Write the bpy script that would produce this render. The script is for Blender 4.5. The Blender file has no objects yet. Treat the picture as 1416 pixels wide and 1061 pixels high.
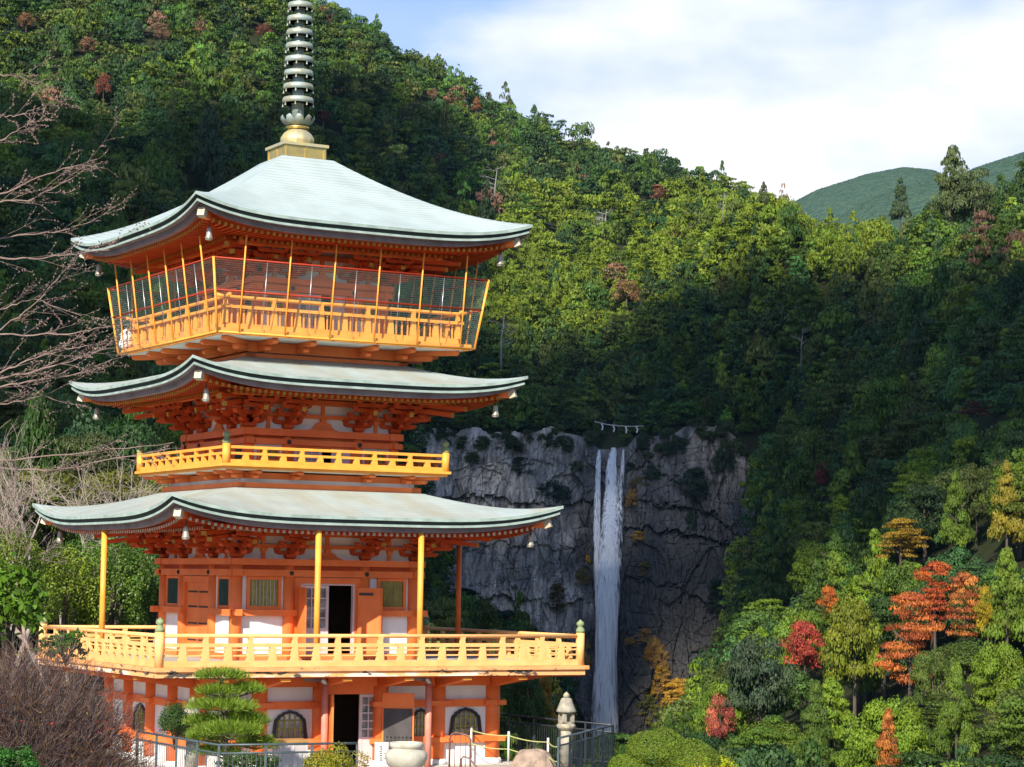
import bpy, math, random
import numpy as np
from mathutils import Vector, Matrix, Quaternion
R = math.radians
sc = bpy.context.scene
COL = sc.collection
EYE = 5.3                                   # eye height above the pagoda's yard (z = 0)
FPX, PITCH, ROLL, THETA = 3200.0, R(4.899), R(0.812), R(29.121)
CX, CY = -6.709, 70.244                     # the pagoda's axis
# ---------------------------------------------------------------- camera
cam = bpy.data.cameras.new('camera'); cam.sensor_width = 36; cam.lens = 36 * FPX / 1416
cam.clip_start = 0.5; cam.clip_end = 20000
cam_o = bpy.data.objects.new('camera', cam); COL.objects.link(cam_o)
cam_o.matrix_world = Matrix.Translation((0, 0, EYE)) @ Matrix.Rotation(math.pi/2 + PITCH, 4, 'X') @ Matrix.Rotation(ROLL, 4, 'Z')
sc.camera = cam_o
# ---------------------------------------------------------------- sun, sky, exposure
SUN = Vector((-0.29*0.83, -0.957*0.83, 0.56)).normalized()      # towards the sun: behind the camera, a little to the left
sun = bpy.data.lights.new('sun', 'SUN'); sun.energy = 5.0; sun.angle = R(0.53); sun.color = (1.0, 0.93, 0.80)
sun_o = bpy.data.objects.new('sun', sun); COL.objects.link(sun_o)
sun_o.rotation_euler = SUN.to_track_quat('Z', 'Y').to_euler()
sun_o.location = (-30, -60, 80)
w = bpy.data.worlds.new('World'); sc.world = w; w.use_nodes = True
def build_world():
    nt = w.node_tree; N = nt.nodes; L = nt.links; N.clear()
    out = N.new('ShaderNodeOutputWorld'); bg = N.new('ShaderNodeBackground')
    sky = N.new('ShaderNodeTexSky'); sky.sky_type = 'NISHITA'; sky.sun_disc = False
    sky.sun_elevation = math.asin(SUN.z); sky.sun_rotation = math.atan2(SUN.x, SUN.y)
    sky.air_density = 1.0; sky.dust_density = 0.6; sky.ozone_density = 1.4
    tc = N.new('ShaderNodeTexCoord'); sep = N.new('ShaderNodeSeparateXYZ'); L.new(tc.outputs['Generated'], sep.inputs[0])
    mp = N.new('ShaderNodeMapping'); mp.inputs['Scale'].default_value = (5.0, 5.0, 11.0); L.new(tc.outputs['Generated'], mp.inputs[0])
    n1 = N.new('ShaderNodeTexNoise'); n1.inputs['Scale'].default_value = 1.7; n1.inputs['Detail'].default_value = 7; n1.inputs['Roughness'].default_value = .55
    L.new(mp.outputs[0], n1.inputs['Vector'])
    def mth(op, a, b=None, c=None, clamp=False):
        m = N.new('ShaderNodeMath'); m.operation = op; m.use_clamp = clamp
        for i, x in enumerate((a, b, c)):
            if x is None: continue
            if isinstance(x, (int, float)): m.inputs[i].default_value = x
            else: L.new(x, m.inputs[i])
        return m.outputs[0]
    # the bank of cloud stands in the north-east (ahead and right), the clear patch ahead-left, clear sky overhead
    e = mth('MULTIPLY_ADD', sep.outputs['X'], 12.0, mth('MULTIPLY_ADD', n1.outputs['Fac'], 2.2, -.80))
    e = mth('ADD', e, mth('MULTIPLY', mth('SUBTRACT', 0.25, sep.outputs['Z']), 1.1))
    ahead = N.new('ShaderNodeMapRange'); ahead.interpolation_type = 'SMOOTHSTEP'; L.new(sep.outputs['Z'], ahead.inputs['Value'])
    ahead.inputs['From Min'].default_value = .30; ahead.inputs['From Max'].default_value = .62
    ahead.inputs['To Min'].default_value = 1; ahead.inputs['To Max'].default_value = .12
    north = N.new('ShaderNodeMapRange'); north.interpolation_type = 'SMOOTHSTEP'; L.new(sep.outputs['Y'], north.inputs['Value'])
    north.inputs['From Min'].default_value = -.2; north.inputs['From Max'].default_value = .6
    north.inputs['To Min'].default_value = .2; north.inputs['To Max'].default_value = 1
    fac = N.new('ShaderNodeMapRange'); fac.interpolation_type = 'SMOOTHSTEP'; L.new(e, fac.inputs['Value'])
    fac.inputs['From Min'].default_value = .0; fac.inputs['From Max'].default_value = .75; fac.inputs['To Min'].default_value = .28
    f = mth('MULTIPLY', mth('MULTIPLY', fac.outputs[0], ahead.outputs[0]), north.outputs[0])
    n2 = N.new('ShaderNodeTexNoise'); n2.inputs['Scale'].default_value = 1.2; n2.inputs['Detail'].default_value = 5; L.new(mp.outputs[0], n2.inputs['Vector'])
    cr = N.new('ShaderNodeValToRGB'); L.new(n2.outputs['Fac'], cr.inputs[0])
    cr.color_ramp.elements[0].position = .40; cr.color_ramp.elements[0].color = (5.3, 6.4, 9.0, 1)
    cr.color_ramp.elements[1].position = .57; cr.color_ramp.elements[1].color = (9.1, 9.2, 9.4, 1)
    hs = N.new('ShaderNodeMixRGB'); hs.blend_type = 'MULTIPLY'; hs.inputs[0].default_value = 1; L.new(sky.outputs[0], hs.inputs[1]); hs.inputs[2].default_value = (.90, 1.06, 1.34, 1)
    mix = N.new('ShaderNodeMixRGB'); L.new(f, mix.inputs[0]); L.new(hs.outputs[0], mix.inputs[1]); L.new(cr.outputs[0], mix.inputs[2])
    L.new(mix.outputs[0], bg.inputs[0]); bg.inputs[1].default_value = 0.073
    L.new(bg.outputs[0], out.inputs[0])
build_world()
sc.view_settings.view_transform = 'Standard'; sc.view_settings.look = 'None'; sc.view_settings.gamma = 1
sc.view_settings.use_curve_mapping = False; sc.view_settings.exposure = 0.78
sc.render.engine = 'CYCLES'
cy = sc.cycles
cy.max_bounces = 6; cy.diffuse_bounces = 3; cy.glossy_bounces = 2; cy.transmission_bounces = 4; cy.transparent_max_bounces = 24
cy.volume_bounces = 0; cy.caustics_reflective = False; cy.caustics_refractive = False
cy.use_denoising = True; cy.denoiser = 'OPENIMAGEDENOISE'; cy.denoising_input_passes = 'RGB_ALBEDO_NORMAL'; cy.denoising_prefilter = 'ACCURATE'
# ---------------------------------------------------------------- helpers
def ray(px, py):
    """World direction of a point of the photograph, used to read distances off it."""
    u, v = px - 708.0, py - 530.5
    cr, sr = math.cos(ROLL), math.sin(ROLL)
    a = u*cr + v*sr; b = -u*sr + v*cr
    c, s = math.cos(PITCH), math.sin(PITCH)
    yc = -b/FPX
    return np.array([a/FPX, c - yc*s, yc*c + s])
def at(px, py, D):
    d = ray(px, py); return Vector(d*D/d[1]) + Vector((0, 0, EYE))
def pix(P):
    """Project an (n,3) array of world points."""
    x, y, z = P[:, 0], P[:, 1], P[:, 2] - EYE
    c, s = math.cos(PITCH), math.sin(PITCH)
    zc = y*c + z*s; ycc = z*c - y*s
    zc = np.where(zc < .1, .1, zc)
    u = FPX*x/zc; v = -FPX*ycc/zc
    cr, sr = math.cos(ROLL), math.sin(ROLL)
    return 708 + u*cr - v*sr, 530.5 + u*sr + v*cr
def tag(o, label, cat, group=None, kind=None):
    if label: o['label'] = label
    if cat: o['category'] = cat
    if group: o['group'] = group
    if kind: o['kind'] = kind
    return o
def empty(name, loc, rz=0, label=None, cat=None, group=None):
    o = bpy.data.objects.new(name, None); COL.objects.link(o); o.location = loc; o.rotation_euler = (0, 0, rz)
    o.empty_display_size = .2
    return tag(o, label, cat, group)
def link(name, me, parent=None, loc=(0, 0, 0), rz=0):
    o = bpy.data.objects.new(name, me); COL.objects.link(o); o.parent = parent; o.location = loc; o.rotation_euler = (0, 0, rz)
    return o
def copy_tree(o, parent=None):
    c = o.copy(); COL.objects.link(c); c.parent = parent
    for ch in list(o.children): copy_tree(ch, c)
    return c
class MB:
    """Collects shapes and links them as ONE mesh object."""
    def __init__(s): s.v = []; s.f = []; s.mi = []; s.sm = []; s.M = Matrix.Identity(4); s.cur = 0; s.smooth = False
    def mat(s, i): s.cur = i; return s
    def face(s, idx): s.f.append(idx); s.mi.append(s.cur); s.sm.append(s.smooth)
    def pts(s, ps):
        n = len(s.v); s.v += [tuple(s.M @ Vector(p)) for p in ps]; return n
    def quad(s, a, b, c, d): n = s.pts((a, b, c, d)); s.face((n, n+1, n+2, n+3))
    def box(s, x0, x1, y0, y1, z0, z1):
        n = s.pts([(x0,y0,z0),(x1,y0,z0),(x1,y1,z0),(x0,y1,z0),(x0,y0,z1),(x1,y0,z1),(x1,y1,z1),(x0,y1,z1)])
        for q in ((3,2,1,0),(4,5,6,7),(0,1,5,4),(1,2,6,5),(2,3,7,6),(3,0,4,7)): s.face(tuple(n+i for i in q))
        return s
    def bar(s, p, q, w, h, up=(0, 0, 1)):
        """A rectangular bar from p to q."""
        p = Vector(p); q = Vector(q); d = (q-p).normalized(); u = Vector(up); sd = d.cross(u)
        if sd.length < 1e-4: sd = Vector((1, 0, 0))
        sd.normalize(); u = sd.cross(d)
        a = sd*w/2; b = u*h/2
        n = s.pts([p-a-b, p+a-b, p+a+b, p-a+b, q-a-b, q+a-b, q+a+b, q-a+b])
        for f in ((3,2,1,0),(4,5,6,7),(0,1,5,4),(1,2,6,5),(2,3,7,6),(3,0,4,7)): s.face(tuple(n+i for i in f))
        return s
    def tube(s, path, rad, n=8, cap=True):
        path = [Vector(p) for p in path]; rad = rad if isinstance(rad, (list, tuple)) else [rad]*len(path)
        sm = s.smooth; s.smooth = True; rings = []; ref = None
        for i, p in enumerate(path):
            t = (path[min(i+1, len(path)-1)] - path[max(i-1, 0)])
            if t.length < 1e-9: t = Vector((0, 0, 1))
            t.normalize()
            if ref is None: ref = t.orthogonal().normalized()
            ref = ref - t*ref.dot(t)
            ref = ref.normalized() if ref.length > 1e-6 else t.orthogonal().normalized()
            b = t.cross(ref)
            rings.append(s.pts([p + (ref*math.cos(2*math.pi*k/n) + b*math.sin(2*math.pi*k/n))*rad[i] for k in range(n)]))
        for i in range(len(rings)-1):
            a, b2 = rings[i], rings[i+1]
            for k in range(n): s.face((a+k, a+(k+1) % n, b2+(k+1) % n, b2+k))
        s.smooth = False
        if cap and n > 3:
            s.face(tuple(rings[0]+k for k in reversed(range(n)))); s.face(tuple(rings[-1]+k for k in range(n)))
        s.smooth = sm
        return s
    def lathe(s, prof, c=(0, 0, 0), n=20, smooth=True):
        sm = s.smooth; s.smooth = smooth; rings = []
        for r, z in prof: rings.append(s.pts([(c[0]+r*math.cos(2*math.pi*k/n), c[1]+r*math.sin(2*math.pi*k/n), c[2]+z) for k in range(n)]))
        for i in range(len(rings)-1):
            a, b = rings[i], rings[i+1]
            for k in range(n): s.face((a+k, a+(k+1) % n, b+(k+1) % n, b+k))
        s.smooth = False
        if prof[0][0] > 1e-4: s.face(tuple(rings[0]+k for k in reversed(range(n))))
        if prof[-1][0] > 1e-4: s.face(tuple(rings[-1]+k for k in range(n)))
        s.smooth = sm
        return s
    def prism(s, poly, y0, y1):
        """Extrude an (x,z) outline from y0 (front) to y1."""
        k = len(poly); n = s.pts([(x, y0, z) for x, z in poly] + [(x, y1, z) for x, z in poly])
        s.face(tuple(n+i for i in range(k))); s.face(tuple(n+k+i for i in reversed(range(k))))
        for i in range(k): s.face((n+(i+1) % k, n+i, n+k+i, n+k+(i+1) % k))
        return s
    def mesh(s, name, mats):
        me = bpy.data.meshes.new(name); me.from_pydata(s.v, [], s.f)
        for m in (mats if isinstance(mats, (list, tuple)) else [mats]): me.materials.append(m)
        me.polygons.foreach_set('material_index', s.mi); me.polygons.foreach_set('use_smooth', s.sm); me.update()
        return me
    def build(s, name, mats, parent=None, loc=(0, 0, 0), rz=0): return link(name, s.mesh(name, mats), parent, loc, rz)
def quads_mesh(name, V, mats, col=None, mi=None, smooth=False):
    """A mesh from an (n,4,3) array of quads, with an optional colour for each (n,3)."""
    n = len(V); me = bpy.data.meshes.new(name)
    me.vertices.add(n*4); me.vertices.foreach_set('co', np.ascontiguousarray(V, dtype=np.float32).ravel())
    me.loops.add(n*4); me.loops.foreach_set('vertex_index', np.arange(n*4, dtype=np.int32))
    me.polygons.add(n); me.polygons.foreach_set('loop_start', np.arange(0, n*4, 4, dtype=np.int32))
    try: me.polygons.foreach_set('loop_total', np.full(n, 4, dtype=np.int32))
    except Exception: pass
    if mi is not None: me.polygons.foreach_set('material_index', np.asarray(mi, dtype=np.int32))
    for m in (mats if isinstance(mats, (list, tuple)) else [mats]): me.materials.append(m)
    if col is not None:
        at_ = me.color_attributes.new('tint', 'FLOAT_COLOR', 'POINT')
        c = np.ones((n, 4, 4), dtype=np.float32); c[:, :, :3] = np.asarray(col)[:, None, :]
        at_.data.foreach_set('color', c.ravel())
    me.update(calc_edges=True); me.validate()
    return me
# ---------------------------------------------------------------- materials
def M(name, c1, c2=None, scale=3.0, rough=.6, spec=.3, bump=0, bscale=None, metal=0, stretch=(1, 1, 1), lo=.35, hi=.65, detail=5, chips=None, coord='Object'):
    m = bpy.data.materials.new(name); m.use_nodes = True; nt = m.node_tree; N = nt.nodes; L = nt.links
    b = N['Principled BSDF']; b.inputs['Roughness'].default_value = rough; b.inputs['Metallic'].default_value = metal
    b.inputs['Specular IOR Level'].default_value = spec
    tc = N.new('ShaderNodeTexCoord'); mp = N.new('ShaderNodeMapping'); mp.inputs['Scale'].default_value = stretch; L.new(tc.outputs[coord], mp.inputs[0])
    nz = N.new('ShaderNodeTexNoise'); nz.inputs['Scale'].default_value = scale; nz.inputs['Detail'].default_value = detail; L.new(mp.outputs[0], nz.inputs['Vector'])
    cr = N.new('ShaderNodeValToRGB'); L.new(nz.outputs['Fac'], cr.inputs[0])
    c2 = c2 or tuple(x*.72 for x in c1)
    cr.color_ramp.elements[0].position = lo; cr.color_ramp.elements[0].color = (*c2, 1)
    cr.color_ramp.elements[1].position = hi; cr.color_ramp.elements[1].color = (*c1, 1)
    colr = cr.outputs[0]
    if chips:                                # worn-off paint: (colour, threshold, scale)
        n2 = N.new('ShaderNodeTexNoise'); n2.inputs['Scale'].default_value = chips[2]; n2.inputs['Detail'].default_value = 6; n2.inputs['Roughness'].default_value = .65
        L.new(mp.outputs[0], n2.inputs['Vector'])
        r2 = N.new('ShaderNodeValToRGB'); L.new(n2.outputs['Fac'], r2.inputs[0]); r2.color_ramp.elements[0].position = chips[1]; r2.color_ramp.elements[1].position = chips[1]+.03
        mx = N.new('ShaderNodeMixRGB'); L.new(r2.outputs[0], mx.inputs[0]); L.new(colr, mx.inputs[1]); mx.inputs[2].default_value = (*chips[0], 1); colr = mx.outputs[0]
    L.new(colr, b.inputs['Base Color'])
    if bump:
        nb = N.new('ShaderNodeTexNoise'); nb.inputs['Scale'].default_value = bscale or scale*4; nb.inputs['Detail'].default_value = 6; L.new(mp.outputs[0], nb.inputs['Vector'])
        bp = N.new('ShaderNodeBump'); bp.inputs['Strength'].default_value = bump; bp.inputs['Distance'].default_value = .05; L.new(nb.outputs['Fac'], bp.inputs['Height']); L.new(bp.outputs[0], b.inputs['Normal'])
    return m
def leaf_mat(name, source='attr', col=(.05, .09, .02), trans=.25, rough=.55, var=.35, nscale=.15, spec=.25):
    """Foliage: colour from the mesh's tint attribute, the object's colour, or one colour; varied by noise."""
    m = bpy.data.materials.new(name); m.use_nodes = True; nt = m.node_tree; N = nt.nodes; L = nt.links
    b = N['Principled BSDF']; b.inputs['Roughness'].default_value = rough; b.inputs['Specular IOR Level'].default_value = spec
    out = N['Material Output']
    at_ = N.new('ShaderNodeAttribute'); at_.attribute_name = 'tint'; base = at_.outputs['Color']
    if source == 'object':                   # tint attribute times the object's own colour
        oi = N.new('ShaderNodeObjectInfo'); mm = N.new('ShaderNodeMixRGB'); mm.blend_type = 'MULTIPLY'; mm.inputs[0].default_value = 1
        L.new(base, mm.inputs[1]); L.new(oi.outputs['Color'], mm.inputs[2]); base = mm.outputs[0]
    L.new(base, b.inputs['Base Color'])
    tr = N.new('ShaderNodeBsdfTranslucent'); L.new(base, tr.inputs[0]); mx = N.new('ShaderNodeMixShader'); mx.inputs[0].default_value = trans
    L.new(b.outputs[0], mx.inputs[1]); L.new(tr.outputs[0], mx.inputs[2]); L.new(mx.outputs[0], out.inputs[0])
    return m
# ================================================================ the pagoda
H = lambda z: z + EYE
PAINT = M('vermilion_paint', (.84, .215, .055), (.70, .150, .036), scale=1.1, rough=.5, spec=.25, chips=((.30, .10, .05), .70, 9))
PAINT2 = M('vermilion_shaded', (.56, .085, .015), (.46, .065, .012), scale=2, rough=.55, spec=.2)  # darker copy for soffits and gaps, their shade put into the colour
BRKT = M('bracket_vermilion_shaded', (.56, .085, .018), (.44, .060, .013), scale=2.2, rough=.55, spec=.2)  # brackets and rafters darkened, under-eave shade put into the colour
RAILP = M('orange_rail_paint', (.83, .37, .060), (.77, .30, .042), scale=2.5, rough=.45, spec=.3, chips=((.50, .16, .05), .68, 12))
RAIL1 = M('faded_rail_paint', (.83, .455, .175), (.77, .37, .125), scale=2.5, rough=.55, spec=.25, chips=((.62, .40, .26), .66, 10))
LIPP = M('weathered_deck_edge', (.80, .38, .15), (.68, .28, .10), scale=2, rough=.6, stretch=(1, 1, 2.5), chips=((.10, .085, .075), .585, 3.0))
LIPW = M('stained_deck_edge', (.80, .38, .15), (.80, .62, .48), scale=1.2, rough=.6, stretch=(1, 1, 3), lo=.42, hi=.5, chips=((.075, .065, .055), .545, 1.9))
WHITE = M('white_plaster', (.76, .75, .73), (.60, .57, .55), scale=.9, rough=.85, spec=.1, stretch=(1, 1, .35), lo=.28, hi=.55)
COPPER = M('copper_patina', (.385, .455, .45), (.315, .375, .365), scale=.9, rough=.55, spec=.3, lo=.3, hi=.6)
EDGE = M('copper_edge', (.33, .42, .38), (.22, .28, .25), scale=2.5, rough=.55, spec=.3)
EDGED = M('eave_recess_shade', (.05, .065, .06), (.035, .045, .045), scale=2, rough=.7)  # near-black recess, the overhang's shade put into the colour
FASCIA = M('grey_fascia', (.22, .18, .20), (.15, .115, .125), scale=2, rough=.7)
ENDW = M('pale_rafter_end', (.52, .45, .36), (.40, .32, .22), scale=4, rough=.6)  # toned down, eave shade on the ends put into the colour
ENDY = M('ochre_rafter_end', (.44, .25, .035), (.36, .18, .03), scale=4, rough=.6)  # ochre dimmed likewise, the ends' shade painted in
BRONZE = M('aged_gilt_bronze', (.31, .37, .34), (.30, .29, .20), scale=2.6, rough=.5, metal=.30, bump=.2, lo=.35, hi=.55)
GILTB = M('worn_gilt', (.62, .50, .22), (.48, .44, .30), scale=2.2, rough=.42, metal=.5, bump=.2)
GILT = M('gilt', (.75, .52, .15), (.58, .42, .16), scale=3, rough=.35, metal=.85)
GREENB = M('green_bronze', (.26, .30, .13), (.17, .22, .12), scale=6, rough=.6)
BLACKI = M('black_iron', (.03, .028, .03), (.02, .02, .02), rough=.5, spec=.4)
BARS = M('olive_window_bars', (.33, .28, .06), (.20, .19, .05), scale=6, rough=.55)
TEAL = M('dark_green_bars', (.02, .06, .045), (.015, .04, .03), scale=5, rough=.6)
DARK = M('dark_interior', (.045, .032, .022), rough=.9, spec=0)  # near-black, the darkness of the unlit rooms put into the colour
PINKW = M('pale_pink_door_paint', (.66, .52, .50), (.58, .45, .44), rough=.5)
GLASSY = M('dim_window_glass', (.40, .38, .38), (.09, .09, .10), scale=2.6, rough=.12, spec=.7)
LACQ = M('black_lacquer', (.02, .015, .018), rough=.3, spec=.5)
PIPEP = M('pink_downpipe_paint', (.62, .25, .18), (.55, .2, .14), rough=.45)
STEEL = M('zinc_steel', (.55, .55, .55), (.42, .42, .43), rough=.35, metal=.8)
DECKF = M('deck_concrete', (.42, .40, .36), (.32, .30, .27), scale=2, rough=.85)
BOARD = M('dark_notice_board', (.07, .06, .06), (.045, .04, .04), scale=3, rough=.5)
INK = M('ink', (.012, .012, .014), rough=.6)
TAN = M('tan_wood', (.50, .28, .10), (.36, .19, .06), scale=2, stretch=(1, 1, 6), rough=.5)
REDPIPE = M('dark_red_pipe', (.36, .035, .012), (.28, .03, .012), rough=.5)

def copper_lines(m, pitch, stain):
    """Courses of copper shingle (real bump, from the mesh's own slope coordinate) and brownish stains running down."""
    nt = m.node_tree; N = nt.nodes; L = nt.links; b = N['Principled BSDF']
    uv = N.new('ShaderNodeUVMap'); uv.uv_map = 'slope'; sep = N.new('ShaderNodeSeparateXYZ'); L.new(uv.outputs[0], sep.inputs[0])
    a = N.new('ShaderNodeMath'); a.operation = 'MULTIPLY'; L.new(sep.outputs['Y'], a.inputs[0]); a.inputs[1].default_value = 1/pitch
    f = N.new('ShaderNodeMath'); f.operation = 'FRACT'; L.new(a.outputs[0], f.inputs[0])
    cr = N.new('ShaderNodeValToRGB'); L.new(f.outputs[0], cr.inputs[0]); e = cr.color_ramp.elements
    e[0].position = 0; e[0].color = (.56, .58, .58, 1); e[1].position = .22; e[1].color = (1, 1, 1, 1)
    old = b.inputs['Base Color'].links[0].from_socket
    mx = N.new('ShaderNodeMixRGB'); mx.blend_type = 'MULTIPLY'; mx.inputs[0].default_value = 1.0; L.new(old, mx.inputs[1]); L.new(cr.outputs[0], mx.inputs[2]); colr = mx.outputs[0]
    mp = N.new('ShaderNodeMapping'); mp.inputs['Scale'].default_value = (.7, .22, 1); L.new(uv.outputs[0], mp.inputs[0])
    nz = N.new('ShaderNodeTexNoise'); nz.inputs['Scale'].default_value = 1.3; nz.inputs['Detail'].default_value = 8; nz.inputs['Roughness'].default_value = .6; L.new(mp.outputs[0], nz.inputs['Vector'])
    c2 = N.new('ShaderNodeValToRGB'); L.new(nz.outputs['Fac'], c2.inputs[0]); c2.color_ramp.elements[0].position = .5 - .14*stain; c2.color_ramp.elements[1].position = .72
    m2 = N.new('ShaderNodeMixRGB'); s = N.new('ShaderNodeMath'); s.operation = 'MULTIPLY'; L.new(c2.outputs[0], s.inputs[0]); s.inputs[1].default_value = stain
    L.new(s.outputs[0], m2.inputs[0]); L.new(colr, m2.inputs[1]); m2.inputs[2].default_value = (.30, .28, .20, 1)
    L.new(m2.outputs[0], b.inputs['Base Color'])
    bp = N.new('ShaderNodeBump'); bp.inputs['Strength'].default_value = .5; bp.inputs['Distance'].default_value = .02; L.new(f.outputs[0], bp.inputs['Height']); L.new(bp.outputs[0], b.inputs['Normal'])
    return m
COPPER3 = copper_lines(COPPER.copy(), .20, .12); COPPER1 = copper_lines(COPPER.copy(), .20, .85)

pagoda = empty('pagoda', (CX, CY, 0), THETA, 'three-storey vermilion pagoda with pale green copper roofs and a bronze spire', 'pagoda')

def sq_ring(n):
    """(x, y, u) once round a unit square, u = -1..1 along each side; finer near the corners."""
    out = []
    for k in range(4):
        for i in range(n):
            s = -1 + 2*i/n; u = math.sin(s*math.pi/2)*.55 + s*.45
            p = Matrix.Rotation(k*math.pi/2, 3, 'Z') @ Vector((u, -1, 0)); out.append((p.x, p.y, u))
    return out
RING = sq_ring(28)
def make_roof(a_e, z_e, lift, a_t, z_t, lin, copper, ends, a_w, a_p, z_p, pw=4.0):
    lf = lambda u: lift*abs(u)**pw
    mb = MB(); mb.smooth = True; uvs = []
    def ring(a, z, k): return mb.pts([(x*a, y*a, H(z + lf(u)*k)) for x, y, u in RING])
    n = len(RING); vs = [i/12 for i in range(13)]; rings = []
    for v in vs: rings.append(ring(a_e + (a_t-a_e)*v, z_e + (z_t-z_e)*v*(lin + (1-lin)*v), (1-v)**3))
    for r0, r1 in zip(rings, rings[1:]):
        for k in range(n): mb.face((r0+k, r0+(k+1) % n, r1+(k+1) % n, r1+k))
    top = mb.v[rings[-1]][2]; c = mb.pts([(0, 0, top)])
    mb.smooth = False
    for k in range(n): mb.face((rings[-1]+k, rings[-1]+(k+1) % n, c))
    o = None
    me = mb.mesh('roof', [copper])
    uv = me.uv_layers.new(name='slope')
    for poly in me.polygons:                 # slope coordinate: along the eave, up the slope
        cx_, cy_ = poly.center.x, poly.center.y; side = abs(cx_) > abs(cy_)
        for li in poly.loop_indices:
            p = me.vertices[me.loops[li].vertex_index].co
            d = max(abs(p.x), abs(p.y)); uv.data[li].uv = ((p.y if side else p.x) + (31 if side else 7), (a_e-d)*math.hypot(1, (z_t-z_e)/(a_e-a_t)))
    roof = link('roof', me, pagoda)
    # layered eave edge
    eb = MB(); eb.smooth = False
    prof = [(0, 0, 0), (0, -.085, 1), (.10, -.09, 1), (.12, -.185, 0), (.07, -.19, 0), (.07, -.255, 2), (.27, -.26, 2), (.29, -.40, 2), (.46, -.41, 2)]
    pr = []
    for ins, dz, m_ in prof:
        pr.append(eb.pts([(x*(a_e-ins), y*(a_e-ins), H(z_e+dz+lf(u))) for x, y, u in RING]))
    for i in range(len(prof)-1):
        eb.mat(prof[i][2])
        for k in range(n): eb.face((pr[i]+(k+1) % n, pr[i]+k, pr[i+1]+k, pr[i+1]+(k+1) % n))
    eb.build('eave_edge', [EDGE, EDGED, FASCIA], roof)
    # soffit boards
    sb = MB(); sb.mat(0)
    st = [(a_e-.42, z_e-.40, 1), ((a_e+a_p)/2, z_e-.40+(z_p-z_e+.52)*.5, .5), (a_p, z_p+.12, .18), (a_w-.2, z_p+.35, 0)]
    sr = [sb.pts([(x*a, y*a, H(z+lf(u)*k)) for x, y, u in RING]) for a, z, k in st]
    for r0, r1 in zip(sr, sr[1:]):
        for k in range(n): sb.face((r0+(k+1) % n, r0+k, r1+k, r1+(k+1) % n))
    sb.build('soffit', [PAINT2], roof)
    # two tiers of rafters for each side, with painted ends
    for k in range(4):
        rb = MB(); a_o = a_e-.50; cnt = int(2*a_o/.185)
        for i in range(cnt+1):
            x = -a_o + .06 + (2*a_o-.12)*i/cnt; u = x/a_e; y1 = -a_o; y0 = -max(abs(x), a_p-.05)
            if abs(x) > a_o-.12: continue
            z1 = z_e-.47+lf(u); t = min(1, max(0, (a_o+y0)/(a_o-a_p))); z0 = z1 + (z_p+.06-(z_e-.47))*t - lf(u)*(.8*t)
            if y0 - y1 > .06:
                rb.mat(0).bar((x, y0, H(z0)), (x, y1+.012, H(z1)), .075, .085)
                rb.mat(1).bar((x, y1+.012, H(z1)), (x, y1-.004, H(z1)), .078, .088)
            y1b = -(a_p+.50)                     # lower tier
            if abs(x) < a_p+.3:
                y0b = -max(abs(x), a_w); zb1 = z0 + (z1-z0)*.42-.095; zb0 = zb1 + .22*(abs(y1b)-abs(y0b))*.6
                rb.mat(0).bar((x, y0b, H(zb0)), (x, y1b, H(zb1)), .075, .08)
                rb.mat(1).bar((x, y1b, H(zb1)), (x, y1b-.012, H(zb1)), .078, .084)
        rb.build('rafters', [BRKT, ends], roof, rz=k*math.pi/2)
        # hip rafter with a white cap
        hb = MB(); d = a_e-.27; hb.mat(0).bar((-a_w, -a_w, H(z_p+.25)), (-d+.10, -d+.10, H(z_e-.50+lift*.86)), .17, .2)
        hb.mat(1).bar((-d+.13, -d+.13, H(z_e-.50+lift*.86)), (-d, -d, H(z_e-.47+lift*.93)), .21, .24)
        hb.build('hip_rafter', [PAINT, ENDW], roof, rz=k*math.pi/2)
    # purlin ring on the brackets
    for k in range(4):
        pb = MB(); pb.bar((-a_p-.35, -a_p, H(z_p-.05)), (a_p+.35, -a_p, H(z_p-.05 + .002*k)), .15, .17); pb.build('purlin', PAINT, roof, rz=k*math.pi/2)
    return roof

def arm(mb, x, y, z, w, d, h, along='x'):
    """A bracket arm with rounded under-ends, centred at (x,y), its top at z+h."""
    pf = [(-w, h), (-w, h*.55), (-w+.05, h*.2), (-w+.13, 0), (w-.13, 0), (w-.05, h*.2), (w, h*.55), (w, h)]
    old = mb.M
    mb.M = old @ Matrix.Translation((x, y, z)) @ (Matrix.Identity(4) if along == 'x' else Matrix.Rotation(math.pi/2, 4, 'Z'))
    mb.prism(pf, -d/2, d/2); mb.M = old
def block(mb, x, y, z, w, h):
    b = w*.62; n = mb.pts([(x-b, y-b, z), (x+b, y-b, z), (x+b, y+b, z), (x-b, y+b, z), (x-w, y-w, z+h*.45), (x+w, y-w, z+h*.45), (x+w, y+w, z+h*.45), (x-w, y+w, z+h*.45)])
    for q in ((3, 2, 1, 0), (0, 1, 5, 4), (1, 2, 6, 5), (2, 3, 7, 6), (3, 0, 4, 7)): mb.face(tuple(n+i for i in q))
    mb.box(x-w, x+w, y-w, y+w, z+h*.45, z+h)
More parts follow.
